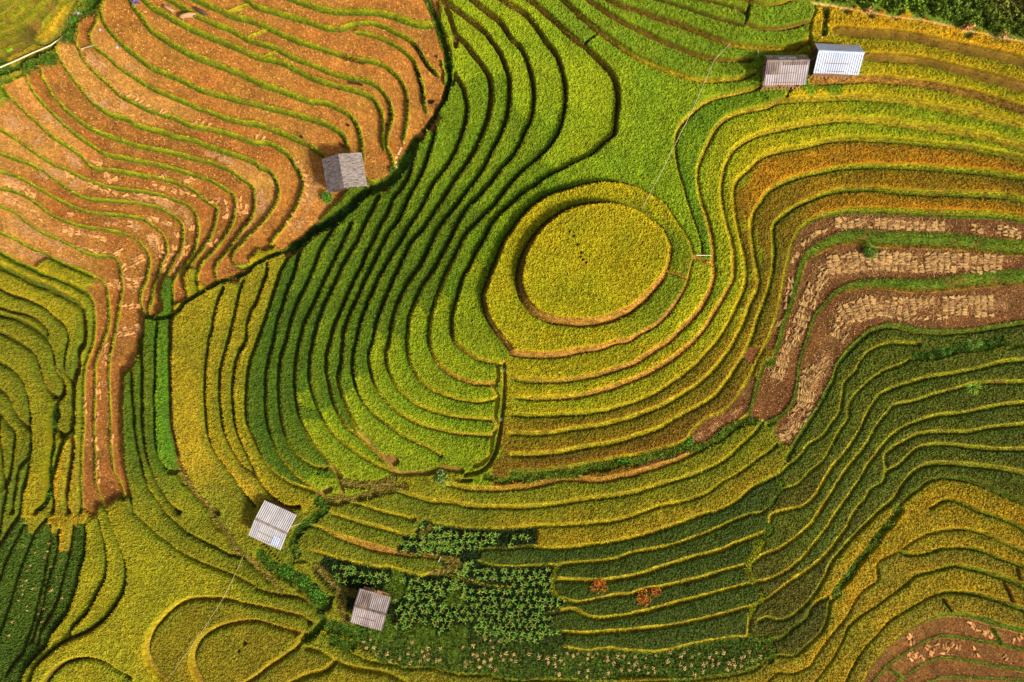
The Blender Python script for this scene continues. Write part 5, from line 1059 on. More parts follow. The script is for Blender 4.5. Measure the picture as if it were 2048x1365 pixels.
# (tone, half width in survey units, column step, gaps, centre line, label, group)
ROWS = [
 ('v', 11, 13, .36, "d1 560 420 700 430 900 430 1100 450 1300 450 1420 450", 'straw sheaf laid in the top straw field of the right valley', 'straw sheaves in the top field'),
 ('v', 11, 13, .45, "d1 1640 470 1850 480 2040 520", 'straw sheaf laid in the top straw field of the right valley', 'straw sheaves in the top field'),
 ('v', 6, 13, .5, "d1 450 470 340 530 260 620 210 720 180 880 140 1050 70 1250", 'straw sheaf laid in the top straw field of the right valley', 'straw sheaves in the top field'),
 ('v', 20, 13, .34, "d1 500 760 700 730 900 720 1100 740 1300 740 1500 740 1700 750 1850 760", 'straw sheaf laid in the middle straw field of the right valley', 'straw sheaves in the middle field'),
 ('v', 16, 13, .38, "d1 450 800 380 900 340 1000 300 1100 250 1230 180 1340 d2 120 80 90 180 50 300", 'straw sheaf laid in the middle straw field of the right valley', 'straw sheaves in the middle field'),
 ('v', 22, 13, .42, "d1 520 1230 620 1160 760 1110 900 1080 1060 1110 1200 1110 1400 1100 1600 1090 1800 1080", 'straw sheaf laid in the lowest straw field of the right valley', 'straw sheaves in the lowest field'),
 ('v', 17, 13, .4, "d1 600 1300 560 1350 d2 480 80 400 180 330 300 300 420 270 560 200 700 100 740", 'straw sheaf laid in the lowest straw field of the right valley', 'straw sheaves in the lowest field'),
 ('s', 7, 13, .5, "a1 530 30 640 100 800 150 950 190 1100 210 1250 220 1400 290 1500 380 1530 470 1500 600 1440 720 1400 800", 'straw sheaf laid on the upper curving stubble terraces of the left hillside', 'straw sheaves on the upper stubble'),
 ('s', 6, 13, .5, "a1 1240 130 1400 170 1550 210 a1 1560 240", 'straw sheaf laid on the upper curving stubble terraces of the left hillside', 'straw sheaves on the upper stubble'),
 ('s', 7, 13, .4, "a1 1180 340 1210 390 1300 420 1390 460 1400 560 1380 650 1310 760 1280 850", 'straw sheaf laid on the middle curving stubble terraces of the left hillside', 'straw sheaves on the middle stubble'),
 ('s', 8, 13, .32, "a1 1040 430 1130 460 1200 520 1260 590 1280 640", 'straw sheaf laid on the middle curving stubble terraces of the left hillside', 'straw sheaves on the middle stubble'),
 ('s', 8, 13, .5, "a1 30 90 150 130 250 190 350 230", 'straw sheaf laid on the stubble near the left edge', 'straw sheaves near the left edge'),
 ('s', 8, 13, .5, "a1 20 200 150 280 280 360 420 440 560 490 700 540 820 560", 'straw sheaf laid on the stubble near the left edge', 'straw sheaves near the left edge'),
 ('s', 6, 13, .55, "a1 560 360 700 390 800 410 920 430", 'straw sheaf laid on the stubble near the left edge', 'straw sheaves near the left edge'),
 ('s', 6, 13, .3, "a1 620 620 720 640 830 670", 'straw sheaf laid on the stubble near the left edge', 'straw sheaves near the left edge'),
 ('s', 6, 13, .35, "a1 940 670 1020 610 1080 580", 'straw sheaf laid on the middle curving stubble terraces of the left hillside', 'straw sheaves on the middle stubble'),
 ('s', 8, 13, .35, "a1 1000 780 1080 730 1160 690 1280 690", 'straw sheaf laid on the middle curving stubble terraces of the left hillside', 'straw sheaves on the middle stubble'),
 ('s', 13, 13, .15, "a1 985 920 1060 910 1140 900", 'straw sheaf in the brown strip where the stubble narrows', 'straw sheaves in the brown strip'),
 ('s', 7, 13, .25, "a1 880 920 930 900 960 960", 'straw sheaf in the brown strip where the stubble narrows', 'straw sheaves in the brown strip'),
 ('s', 9, 13, .15, "a1 1000 1090 1060 1080 1120 1080", 'straw sheaf in the brown strip where the stubble narrows', 'straw sheaves in the brown strip'),
 ('s', 10, 13, .3, "a1 960 1310 1020 1280 1110 1260", 'straw sheaf in the brown strip where the stubble narrows', 'straw sheaves in the brown strip'),
 ('s', 9, 13, .3, "a1 1300 680 1330 700", 'straw sheaf laid on the middle curving stubble terraces of the left hillside', 'straw sheaves on the middle stubble'),
 ('s', 7, 13, .4, "a1 1900 230 1910 330 1960 340 1990 250", 'straw sheaf on the stubble left of the weathered hut', 'straw sheaves left of the weathered hut'),
 ('s', 7, 13, .4, "a1 1700 270 1760 240 1800 320 1790 400", 'straw sheaf on the stubble left of the weathered hut', 'straw sheaves left of the weathered hut'),
 ('s', 6, 13, .45, "a1 1500 90 1560 80 1320 40 1380 20", 'straw sheaf on the stubble left of the weathered hut', 'straw sheaves left of the weathered hut'),
 ('s', 6, 13, .5, "a1 1640 620 1740 570", 'straw sheaf on the stubble left of the weathered hut', 'straw sheaves left of the weathered hut'),
 ('s', 7, 13, .2, "a1 850 40 880 90 960 60", 'straw sheaf laid on the upper curving stubble terraces of the left hillside', 'straw sheaves on the upper stubble'),
 ('s', 7, 13, .3, "a0 740 1310 830 1330", 'straw sheaf laid on the upper curving stubble terraces of the left hillside', 'straw sheaves on the upper stubble'),
 ('s', 3, 9, .1, "a0 870 680 960 740 1060 780 1170 840 1260 880 1340 910", 'straw sheaf in the single row along a grass edge of the upper left hillside', 'straw sheaves in the upper single row'),
 ('s', 3, 14, .3, "a0 1400 940 1500 970 1590 985 1690 1000", 'straw sheaf in the single row along a grass edge of the upper left hillside', 'straw sheaves in the upper single row'),
 ('s', 3, 13, .4, "b0 0 1100 60 1110 150 1130", 'straw sheaf in the single row along a grass edge of the upper left hillside', 'straw sheaves in the upper single row'),
 ('s', 3, 10, .1, "b0 270 1240 320 1290 360 1340 b1 380 20 400 100 405 170 380 240 330 310 300 360 250 430", 'straw sheaf in the curved row left of the weathered hut', 'straw sheaves left of the weathered hut'),
 ('s', 6, 13, .2, "a2 775 350 785 420 780 490", 'straw sheaf in the brown strip where the stubble narrows', 'straw sheaves in the brown strip'),
 ('s', 5, 13, .1, "a2 680 460 680 590", 'straw sheaf in the brown strip where the stubble narrows', 'straw sheaves in the brown strip'),
 ('s', 5, 13, .1, "a2 770 580 770 640 a2 765 740 765 800", 'straw sheaf in the brown strip where the stubble narrows', 'straw sheaves in the brown strip'),
 ('s', 5, 13, .1, "a2 770 860 770 930 775 1000 780 1080 790 1140", 'straw sheaf in the brown strip where the stubble narrows', 'straw sheaves in the brown strip'),
 ('s', 5, 13, .1, "a2 895 760 895 830 a2 850 30 850 100", 'straw sheaf in the brown strip where the stubble narrows', 'straw sheaves in the brown strip'),
 ('s', 9, 13, .15, "d3 1130 1130 1180 1180 1200 1150 1250 1180", 'straw sheaf in the bottom right stubble terraces', 'straw sheaves in the bottom right corner'),
 ('s', 7, 13, .15, "d3 1270 1090 1310 1140 1390 1060 1400 1130 1500 1060 1510 1130", 'straw sheaf in the bottom right stubble terraces', 'straw sheaves in the bottom right corner'),
 ('s', 5, 13, .1, "d3 1130 1000 1160 1060", 'straw sheaf in the bottom right stubble terraces', 'straw sheaves in the bottom right corner'),
 ('s', 5, 13, .1, "d3 1665 1090 1670 1150", 'straw sheaf in the bottom right stubble terraces', 'straw sheaves in the bottom right corner'),
 ('s', 5, 13, .2, "d3 1750 960 1800 1010 d3 1610 890 1650 910", 'straw sheaf in the bottom right stubble terraces', 'straw sheaves in the bottom right corner'),
 ('s', 6, 13, .3, "d3 1890 1140 1900 1180 2000 1010 2040 1040", 'straw sheaf in the bottom right stubble terraces', 'straw sheaves in the bottom right corner'),
]
PLACE = {'straw sheaf in the bottom right stubble terraces': 'at the bottom right', 'straw sheaf in the brown strip where the stubble narrows': 'on the narrow brown strip', 'straw sheaf in the curved row left of the weathered hut': 'in the curved row', 'straw sheaf in the single row along a grass edge of the upper left hillside': 'of the single row', 'straw sheaf laid in the lowest straw field of the right valley': 'of the lowest straw field', 'straw sheaf laid in the middle straw field of the right valley': 'of the middle straw field', 'straw sheaf laid in the top straw field of the right valley': 'of the top straw field', 'straw sheaf laid on the middle curving stubble terraces of the left hillside': 'on the middle curving stubble', 'straw sheaf laid on the stubble near the left edge': 'near the left edge', 'straw sheaf laid on the upper curving stubble terraces of the left hillside': 'on the upper curving stubble', 'straw sheaf on the stubble left of the weathered hut': 'left of the weathered hut'}
spots = []
for (tn, hw, step, gap, s_, lb, gr) in ROWS:
    P = catmull(parse(s_), 2.0); L_ = np.concatenate([[0], np.cumsum(np.hypot(*(P[1:] - P[:-1]).T))])
    for t in np.arange(0, L_[-1] + .1, step):
        x = np.interp(t, L_, P[:, 0]); y = np.interp(t, L_, P[:, 1]); x2 = np.interp(t + 2, L_, P[:, 0]); y2 = np.interp(t + 2, L_, P[:, 1]); x1 = np.interp(t - 2, L_, P[:, 0]); y1 = np.interp(t - 2, L_, P[:, 1])
        d = np.array([x2 - x1, y2 - y1]); d /= np.hypot(*d) + 1e-6; n = np.array([-d[1], d[0]]); base_a = math.atan2(-d[1], d[0]) + random.uniform(-.4, .4)
        if hw <= 3: base_a += math.pi / 2 - .5
        for v in np.arange(-hw + 2.5, hw - 2, 4.9) if hw > 3 else (0,):
            X, Y = x + n[0] * v + random.gauss(0, 1.0), y + n[1] * v + random.gauss(0, .7)
            if vnoise(np.array([X]), np.array([Y]), 20, 61, 2)[0] < gap * .66 + .10 or random.random() < .13: continue
            if near(CLS, X, Y) != 0 or near(DIST, X, Y) < -1: continue
            if any(abs(X - q[0]) < 3.2 and abs(Y - q[1]) < 3.2 for q in spots[-400:]): continue
            spots.append((X, Y, base_a + random.gauss(0, .16), tn, lb, gr, random.uniform(.85, 1.1), (x, y)))
print('sheaves', len(spots))
spots_in = [q for q in spots if 0 < q[0] < 2048 and 0 < q[1] < 1365]
by_near = sorted(spots_in, key=lambda q: -float(lerp2(TER, q[0], q[1])) * .0 + ((q[0] - 1024) ** 2 + (q[1] - 682) ** 2) ** .5)
single = by_near[:296]; rest = by_near[296:]
protos = {}
stk = {}
for q in spots_in: stk.setdefault(q[4], {}).setdefault(q[7], []).append(q)
where = {}
for lb, d_ in stk.items():
    for si, kx in enumerate(sorted(d_)):
        for qi, q in enumerate(sorted(d_[kx], key=lambda v: v[1])): where[id(q)] = (si + 1, qi + 1)
for i, q_ in enumerate(single):
    X, Y, a, tn, lb, gr, sc = q_[:7]; si, qi = where[id(q_)]; lb = 'straw sheaf, %s down in the %s stack from left %s' % (nth(qi), nth(si), PLACE[lb])
    z = at(X, Y, .1); z.z = float(lerp2(Hh, X, Y)) + .02; k = (tn, i % 6)
    if k not in protos:
        V, F, c = SH[tn][i % 6]; protos[k] = make_mesh('straw_sheaf', V, F, c, M_straw); o = protos[k]; o.location = z; o.rotation_euler = (0, 0, a)
    else: o = shared(protos[k], 'straw_sheaf', z, a, sc)
    tag(o, lb, 'straw sheaf', gr, 'thing')
Vs, Fs, Cs, n = [], [], [], 0
for i, (X, Y, a, tn, lb, gr, sc, _) in enumerate(rest):
    V, F, c = SH[tn][i % 6]; z = at(X, Y, .1); ca, sa = math.cos(a) * sc, math.sin(a) * sc
    W = np.stack([V[:, 0] * ca - V[:, 1] * sa + z.x, V[:, 0] * sa + V[:, 1] * ca + z.y, V[:, 2] + float(lerp2(Hh, X, Y)) + .02], 1)
    Vs.append(W); Fs.append(F + n); Cs.append(c * random.uniform(.85, 1.1)); n += len(V)
o = make_mesh('straw_sheaves', np.vstack(Vs), np.vstack(Fs), np.vstack(Cs), M_straw); tag(o, 'the many straw sheaves lying farther out on the harvested terraces', 'straw', None, 'stuff')
# loose straw litter between the sheaves
lx = []; ly_ = []
for q in spots:
    for _ in range(14): lx.append(q[0] + random.gauss(0, 8)); ly_.append(q[1] + random.gauss(0, 6))
CHAFF = [("a0 60 950 200 1050 320 1120", 10, 2200), ("a0 350 930 480 980 560 1050", 7, 900), ("a0 740 780 850 830 1000 850", 8, 1500), ("a0 700 450 830 560", 8, 900), ("a0 1000 520 1130 560", 7, 500),
 ("a0 1650 1230 1800 1280 2000 1350", 6, 1200), ("a1 50 60 150 150 60 240", 9, 1600), ("a1 100 400 300 520 500 600", 9, 1800), ("a1 0 600 200 650 400 720 600 760", 8, 1800), ("a1 1880 60 1960 40", 6, 400),
 ("b1 30 150 60 250 40 330", 9, 1300), ("b1 480 60 450 200 380 400 300 500", 7, 900), ("a1 300 40 450 30 620 130", 9, 1500), ("a1 1100 200 1300 260 1450 330 1520 450", 9, 2000), ("a1 1050 450 1200 540 1280 620", 9, 1500), ("a0 550 1240 640 1330", 8, 700),
 ("d1 500 450 800 420 1400 450", 9, 2000), ("d1 500 780 1000 760 1500 740 1850 720", 14, 4000), ("d1 600 1200 900 1100 1500 1080 1900 1080", 15, 4000), ("d2 120 60 60 300", 12, 1500), ("d2 450 120 250 560 120 760", 12, 2200), ("c2 1500 760 1650 660 1800 560", 6, 900)]
for s_, w_, n_ in CHAFF:
    P = catmull(parse(s_), 3.0); t = RNG.random(n_) * (len(P) - 1.001); i = t.astype(int); q = P[i] * (1 - (t - i)[:, None]) + P[i + 1] * (t - i)[:, None] + RNG.normal(0, w_ * .6, (n_, 2))
    mk = vnoise(q[:, 0], q[:, 1], 14, 62, 2) > .42; lx += list(q[mk, 0]); ly_ += list(q[mk, 1])
lx = np.array(lx); ly_ = np.array(ly_); m = (near(CLS, lx, ly_) == 0) & (near(DIST, lx, ly_) > 0); lx, ly_ = lx[m], ly_[m]
V, F, cc = blades(lx, ly_, lerp2(Hh, lx, ly_) + .03, .2, .5, 1.5, .022, np.tile(lin((208, 160, 104)), (len(lx), 1)), .3)
o = make_mesh('straw_litter', V, F, cc, M_straw); tag(o, 'loose straw scattered between the sheaves', 'straw', None, 'stuff')

# ---------------------------------------------------------------- huts
M_wood = mat_plain('weathered_wood', (120, 84, 52), (176, 128, 84), 5, .85, .3, stretch=(1, 1, 6))
M_dark = mat_plain('dark_boards', (58, 42, 28), (92, 68, 46), 4, .9, .3)
def roof_mat(name, c1, c2, c3, sc=1.1, metal=0.0, rough=.6):
    return mat_plain(name, c1, c2, sc, rough, .1, metal, (1, .35, 1), c3)
M_r_weather = mat_plain('weathered_shingle_boards', (84, 72, 70), (158, 146, 138), 2.2, .85, .5, stretch=(3, .8, 1), c3=(182, 172, 166))
M_r_weather2 = mat_plain('dark_weathered_shingle_boards', (60, 52, 54), (122, 108, 106), 2.2, .85, .5, stretch=(3, .8, 1), c3=(140, 128, 130))
M_r_rusty = roof_mat('old_fibre_cement', (124, 110, 110), (160, 150, 156), (176, 168, 176))
M_r_rust2 = roof_mat('stained_fibre_cement', (78, 62, 60), (128, 108, 98), (172, 160, 150), 1.6)
M_r_white = roof_mat('pale_painted_metal', (150, 158, 184), (170, 178, 200), (176, 182, 202), .5, .0, .4)
M_r_pale = roof_mat('pale_fibre_cement', (140, 136, 142), (170, 166, 168), (182, 176, 172), .8)
M_r_grey = roof_mat('grey_fibre_cement', (112, 98, 98), (156, 142, 142), (182, 172, 168), 1.2)
def corrug(Lx, Ly, pitch, amp, ridge_z, eave_z, side, dx0=0.0, lift=0.0, plank=False, cuts=0):
    """one slope: x along ridge, y down the slope; side +1/-1"""
    nxs = int(Lx / pitch * 6); nys = 6; V = []; F = []
    for a in range(nxs + 1):
        x = -Lx / 2 + Lx * a / nxs + dx0
        for b in range(nys + 1):
            t = b / nys; y = side * Ly * t; z = ridge_z + (eave_z - ridge_z) * t + lift
            if not plank: z += amp * math.sin(2 * math.pi * x / pitch)
            else: z += -.012 * ((b % 2)) + .01 * math.sin(x * 9)
            sag = .03 * math.sin(x * 1.3 + side) * t
            V.append((x, y, z - sag))
    m = (nxs + 1) * (nys + 1)
    V += [(v[0], v[1], v[2] - .025) for v in V]
    for a in range(nxs):
        for b in range(nys):
            i = a * (nys + 1) + b; j = i + nys + 1
            q = (i, j, j + 1, i + 1) if side > 0 else (i, i + 1, j + 1, j)
            F.append(q); F.append(tuple(k + m for k in reversed(q)))
    def edge(ids):
        for u, v in zip(ids[:-1], ids[1:]): F.append((u, v, v + m, u + m))
    edge([a * (nys + 1) for a in range(nxs + 1)]); edge([a * (nys + 1) + nys for a in range(nxs + 1)])
    edge(list(range(nys + 1))); edge([nxs * (nys + 1) + b for b in range(nys + 1)])
    return V, F
def plank_slope(Lx, Ly, ridge_z, eave_z, side, n=16):
    """slope of overlapping lapped boards running along the ridge"""
    mb = MB(); r = random.Random(int(side) + 9)
    for k in range(n):
        t0 = k / n; t1 = (k + 1.25) / n; y0, y1 = side * Ly * t0, side * Ly * min(t1, 1.02)
        z0 = ridge_z + (eave_z - ridge_z) * t0; z1 = ridge_z + (eave_z - ridge_z) * t1
        xs = sorted([-Lx / 2] + [r.uniform(-Lx / 2 + .4, Lx / 2 - .4) for _ in range(3)] + [Lx / 2])
        for a, b in zip(xs[:-1], xs[1:]):
            w0 = a + .01; w1 = b - .01; j = r.uniform(0, .03) + .02
            V = [(w0, y0, z0 + j), (w1, y0, z0 + j), (w1, y1, z1 + j + .04), (w0, y1, z1 + j + .04)]
            mb.add(V + [(p[0], p[1], p[2] - .03) for p in V], [(0, 1, 2, 3), (7, 6, 5, 4), (0, 4, 5, 1), (1, 5, 6, 2), (2, 6, 7, 3), (3, 7, 4, 0)])
    return mb
def hut(X, Y, Lx, Ly1, Ly2, rot, h_r, h_e1, h_e2, m1, m2, lb, planks=False, stilts=.5, walls=(), patches=(), capm=None, over=.25):
    """gabled field hut. X, Y survey point of the middle of the ridge; Lx ridge length; Ly1 / Ly2 reach of the slopes (y- and y+)"""
    z = float(lerp2(blur(TER, 8), X, Y)); x, y = world(X, Y, z + h_r)
    root = empty('field_hut', (float(x), float(y), z), rot); tag(root, lb, 'hut', 'field huts among the terraces', 'thing')
    for side, Ly, he, mm in ((-1, Ly1, h_e1, m1), (1, Ly2, h_e2, m2)):
        if planks: rp = plank_slope(Lx, Ly, h_r, he, side).build('roof_slope', mm, root)
        else:
            V, F = corrug(Lx, Ly, .24, .028, h_r, he, side); mb = MB(); mb.add(V, F); rp = mb.build('roof_slope', mm, root, smooth=False)
    mb = MB()
    n = 9; pts = [(-Lx / 2 + Lx * k / n, 0, h_r + .03 + .01 * math.sin(k * 2)) for k in range(n + 1)]
    V = []; F = []
    for p in pts: V += [(p[0], -.16, p[2] - .05), (p[0], 0, p[2] + .05), (p[0], .16, p[2] - .05)]
    for k in range(n): F += [(3 * k, 3 * k + 3, 3 * k + 4, 3 * k + 1), (3 * k + 1, 3 * k + 4, 3 * k + 5, 3 * k + 2)]
    mb.add(V, F); mb.build('ridge_cap', capm or m2, root)
    for (px_, py_, lx_, ly2_, mm) in patches:     # odd replacement sheets on the roof
        side = 1 if py_ > 0 else -1; Ly, he = (Ly2, h_e2) if side > 0 else (Ly1, h_e1)
        V, F = corrug(lx_, ly2_, .24, .028, 0, (he - h_r) * ly2_ / Ly, side)
        zz = h_r + (he - h_r) * abs(py_) / Ly + .035
        mb = MB(); mb.add([(v[0] + round(px_ / .24) * .24, v[1] + py_, v[2] + zz) for v in V], F); mb.build('roof_patch', mm, root)
    for k in range(3):      # poles and stones that hold the sheets down
        yy = (-Ly1 * .55, Ly2 * .5, -Ly1 * .9)[k]; hh2 = h_r + ((h_e2 if yy > 0 else h_e1) - h_r) * abs(yy) / (Ly2 if yy > 0 else Ly1)
        if not planks and k != 1:
            p = MB(); a_ = random.uniform(.3, .8) * Lx / 2; p.tube([(-a_, yy, hh2 + .06), (a_ * .8, yy + random.uniform(-.1, .1), hh2 + .07)], .025, 5); p.build('roof_pole', M_wood, root)
    fx = Lx / 2 - over - .1; fy1 = Ly1 - over; fy2 = Ly2 - over
    fl = MB(); fl.box((0, (fy2 - fy1) / 2, stilts), (2 * fx, fy1 + fy2, .08))
    for k in range(int(2 * fx / .4) + 1): fl.box((-fx + k * .4, -fy1 - .12, stilts + .045), (.18, .3, .05))
    fl.build('floor', M_wood, root)
    for sx in (-fx, 0, fx):
        for yy, he in ((-fy1, h_e1 + (h_r - h_e1) * over / Ly1), (fy2, h_e2 + (h_r - h_e2) * over / Ly2)):
            p = MB(); p.tube([(sx, yy, -.5), (sx, yy, he)], [.07, .055], 7); p.build('post', M_wood, root)
    for sx in (-fx, fx):
        p = MB(); p.tube([(sx, 0, -.4), (sx, 0, h_r - .05)], [.075, .06], 7); p.build('post', M_wood, root)
    for yy, he in ((-fy1, h_e1 + (h_r - h_e1) * over / Ly1), (0, h_r - .03), (fy2, h_e2 + (h_r - h_e2) * over / Ly2)):
        p = MB(); p.tube([(-Lx / 2 + .05, yy, he - .07), (Lx / 2 - .05, yy, he - .07)], .045, 6); p.build('beam', M_wood, root)
    for k in range(5):
        xx = -fx + 2 * fx * k / 4
        p = MB(); p.tube([(xx, 0, h_r - .06), (xx, -Ly1 + .04, h_e1 - .06)], .03, 5); p.tube([(xx, 0, h_r - .06), (xx, Ly2 - .04, h_e2 - .06)], .03, 5); p.build('rafter', M_wood, root)
    for wl in walls:
        p = MB(); r = random.Random(5)
        if wl in ('s', 'n'):
            yy = -fy1 if wl == 's' else fy2; he = (h_e1 if wl == 's' else h_e2); nb = int(2 * fx / .2)
            for k in range(nb): p.box((-fx + (k + .5) * 2 * fx / nb, yy + r.uniform(-.01, .01), (stilts + he) / 2 - .05), (2 * fx / nb - .015, .03, he - stilts - .1 - r.uniform(0, .1)))
        else:
            xx = -fx if wl == 'w' else fx; nb = int((fy1 + fy2) / .2)
            for k in range(nb):
                yc = -fy1 + (k + .5) * (fy1 + fy2) / nb; t = yc / (Ly2 if yc > 0 else Ly1); hz_ = h_r + ((h_e2 if yc > 0 else h_e1) - h_r) * abs(t)
                p.box((xx + r.uniform(-.01, .01), yc, (stilts + hz_) / 2 - .06), (.03, (fy1 + fy2) / nb - .015, hz_ - stilts - .14))
        p.build('wall', M_wood if wl in 'sn' else M_dark, root)
    return root
# weathered hut: ridge runs up-down in the view; rot turns the ridge axis
hut(683, 342, 4.0, 2.45, 2.2, math.radians(100), 2.9, 1.9, 1.9, M_r_weather, M_r_weather2, 'weathered grey shingled hut beside the gully at the edge of the stubble', True, .5, ('w',), (), M_r_weather)
hut(1577, 121, 4.45, 2.2, .85, math.radians(1), 2.9, 1.9, 2.2, M_r_rusty, M_r_rust2, 'hut with stained patchy corrugated roof left of the white roofed hut', False, .6, ('n', 'e'), ((-1.5, -.05, 1.3, 1.2, M_r_rust2), (.7, -.03, 2.6, .4, M_r_rust2), (-.6, .04, .8, .5, M_r_white), (.5, .04, .9, .45, M_r_white)), M_r_rust2)
hut(1683, 104, 4.75, 1.9, 1.2, math.radians(-2.5), 3.0, 2.0, 2.0, M_r_white, M_r_white, 'hut with clean white corrugated metal roof in the golden terraces', False, .6, ('n', 'w', 's'), (), M_r_white)
hut(542, 1053, 4.25, 2.35, 2.3, math.radians(-25), 2.8, 2.25, 2.25, M_r_pale, M_r_pale, 'open hut with pale clean corrugated roof above the weedy triangle', False, .5, ('n',), ((1.2, -.9, 1.0, 1.2, M_r_white),), M_r_grey)
hut(740, 1221, 4.0, 2.3, 1.95, math.radians(-16), 2.7, 2.1, 2.1, M_r_grey, M_r_grey, 'grey stained corrugated roof hut at the left end of the corn plot', False, .5, ('w',), ((-.9, .06, 1.4, 1.7, M_r_rust2),), M_r_rust2)

# ---------------------------------------------------------------- pipe, wires, sticks
M_bamboo = mat_plain('dry_bamboo', (190, 176, 140), (222, 210, 180), 8, .6)
M_wire = mat_plain('pale_wire', (164, 148, 116), (190, 174, 140), 3, .6)
pp = parse("a0 -20 570 120 490 250 420 380 350 480 270 570 215")
root = empty('bamboo_pipe', at(95, 88)); tag(root, 'long pale bamboo water pipe on crossed sticks over the upper left gully', 'water pipe', None, 'thing')
P3 = []
for i, (X, Y) in enumerate(pp):
    z = at(X, Y, 1.2); P3.append(Vector((z.x, z.y, 0))); 
z0 = max(float(lerp2(TER, X, Y)) for X, Y in pp) + .7
P3 = [Vector((p.x, p.y, z0 - .05 * i)) - root.location for i, p in enumerate(P3)]
mb = MB(); mb.tube(P3, .085, 7); mb.build('pipe', M_bamboo, root)
for (a, b, c, d) in [(180, 458, 222, 500), (365, 345, 395, 390), (475, 265, 512, 300), (540, 180, 577, 213)]:
    g1 = at(a / 4, b / 4); g2 = at(c / 4, d / 4)
    q1 = Vector((g1.x, g1.y, z0 + .25)) - root.location; q2 = Vector((g2.x, g2.y, g2.z - .1)) - root.location
    mb = MB(); mb.tube([q1, q2], .035, 5); mb.tube([Vector((q2.x, q1.y, q1.z)), Vector((q1.x, q2.y - .2, q2.z))], .03, 5); mb.build('support_stick', M_wood, root)
def cable(s_, lb, hts, posts, r=.022, m=None):
    P = parse(s_); root = empty('overhead_wire', at(*P[0])); tag(root, lb, 'wire', None, 'thing'); pts = []
    W = [at(X, Y, h) for (X, Y), h in zip(P, hts)]
    W = [Vector((w_.x, w_.y, w_.z + h)) - root.location for w_, h in zip(W, hts)]
    for a, b in zip(W[:-1], W[1:]):
        for k in range(8):
            t = k / 8; q = a.lerp(b, t); q.z -= .3 * 4 * t * (1 - t) * min(1, (b - a).length / 12); pts.append(q)
    pts.append(W[-1]); mb = MB(); mb.tube(pts, r, 4); mb.build('wire', m or M_wire, root)
    for i in posts:
        q = W[i]; mb = MB(); mb.tube([(q.x + .15, q.y, q.z - hts[i] - .3), (q.x, q.y, q.z + .1)], [.05, .035], 6); mb.build('pole', M_wood, root)
cable("c0 1745 350 1620 480 1440 890 1215 1340 c1 1100 190 1040 310", 'thin pale wire strung from the top terraces down to the ring terrace', [1.6, 1.8, 1.7, 1.6, 1.5, .9], [0, 1, 4, 5], .027)
cable("a3 1945 360 1780 700 1590 1000 1440 1200 1350 1340", 'thin pale wire running down from the lower pale hut over two curved bunds', [1.6, 1.6, 1.6, 1.5, .6], [0, 1, 3], .022)
def stick(s_, lb, h=.25):
    P = parse(s_); a, b = at(*P[0]), at(*P[1]); mb = MB(); mb.tube([(0, 0, h), (b.x - a.x, b.y - a.y, b.z - a.z + h)], [.05, .03], 6); o = mb.build('bamboo_stick', M_bamboo, None, a); tag(o, lb, 'stick', None, 'thing')
stick("a0 660 400 770 370", 'pale bamboo stick lying across a stubble terrace at the upper left')
stick("c1 1455 688 1580 690", 'thin pale stick bridging the gap at the right end of the ring terrace', .9)
stick("b3 300 100 380 72", 'orange brown stick jutting out at the right side of the pale hut', 1.2)
stick("b3 1480 350 1462 395", 'pale stick standing at the tip of the orange bund near the corn', .4)
stick("d2 1000 440 970 500", 'pale stick lying on a bund between the dark olive terraces', .2)

stick("c0 1925 530 1985 512", 'thin stick left of the stained hut, the lower of two', .6)
stick("c0 1945 430 1950 480", 'thin stick left of the stained hut, the upper of two', .8)
# ---------------------------------------------------------------- buffaloes and a farmer
M_hide1 = mat_plain('pale_hide', (164, 124, 84), (186, 146, 104), 4, .8)
M_hide2 = mat_plain('dark_hide', (54, 44, 36), (84, 68, 52), 4, .8)
M_horn = mat_plain('horn', (90, 78, 66), (130, 116, 96), 4, .5)
def skin(name, verts, edges, mat, parent, root_i=0, sub=2):
    me = bpy.data.meshes.new(name); me.from_pydata([v[:3] for v in verts], edges, []); me.update()
    o = bpy.data.objects.new(name, me); C.objects.link(o); o.parent = parent
    m = o.modifiers.new('s', 'SKIN'); m.use_smooth_shade = True
    sv = me.skin_vertices[0].data
    for i, v in enumerate(verts): sv[i].radius = (v[3], v[4] if len(v) > 4 else v[3]); sv[i].use_root = (i == root_i)
    sb = o.modifiers.new('u', 'SUBSURF'); sb.levels = sub; sb.render_levels = sub
    dg = bpy.context.evaluated_depsgraph_get(); ev = o.evaluated_get(dg); m2 = bpy.data.meshes.new_from_object(ev)
    o.modifiers.clear(); o.data = m2; m2.materials.clear(); m2.materials.append(mat); return o
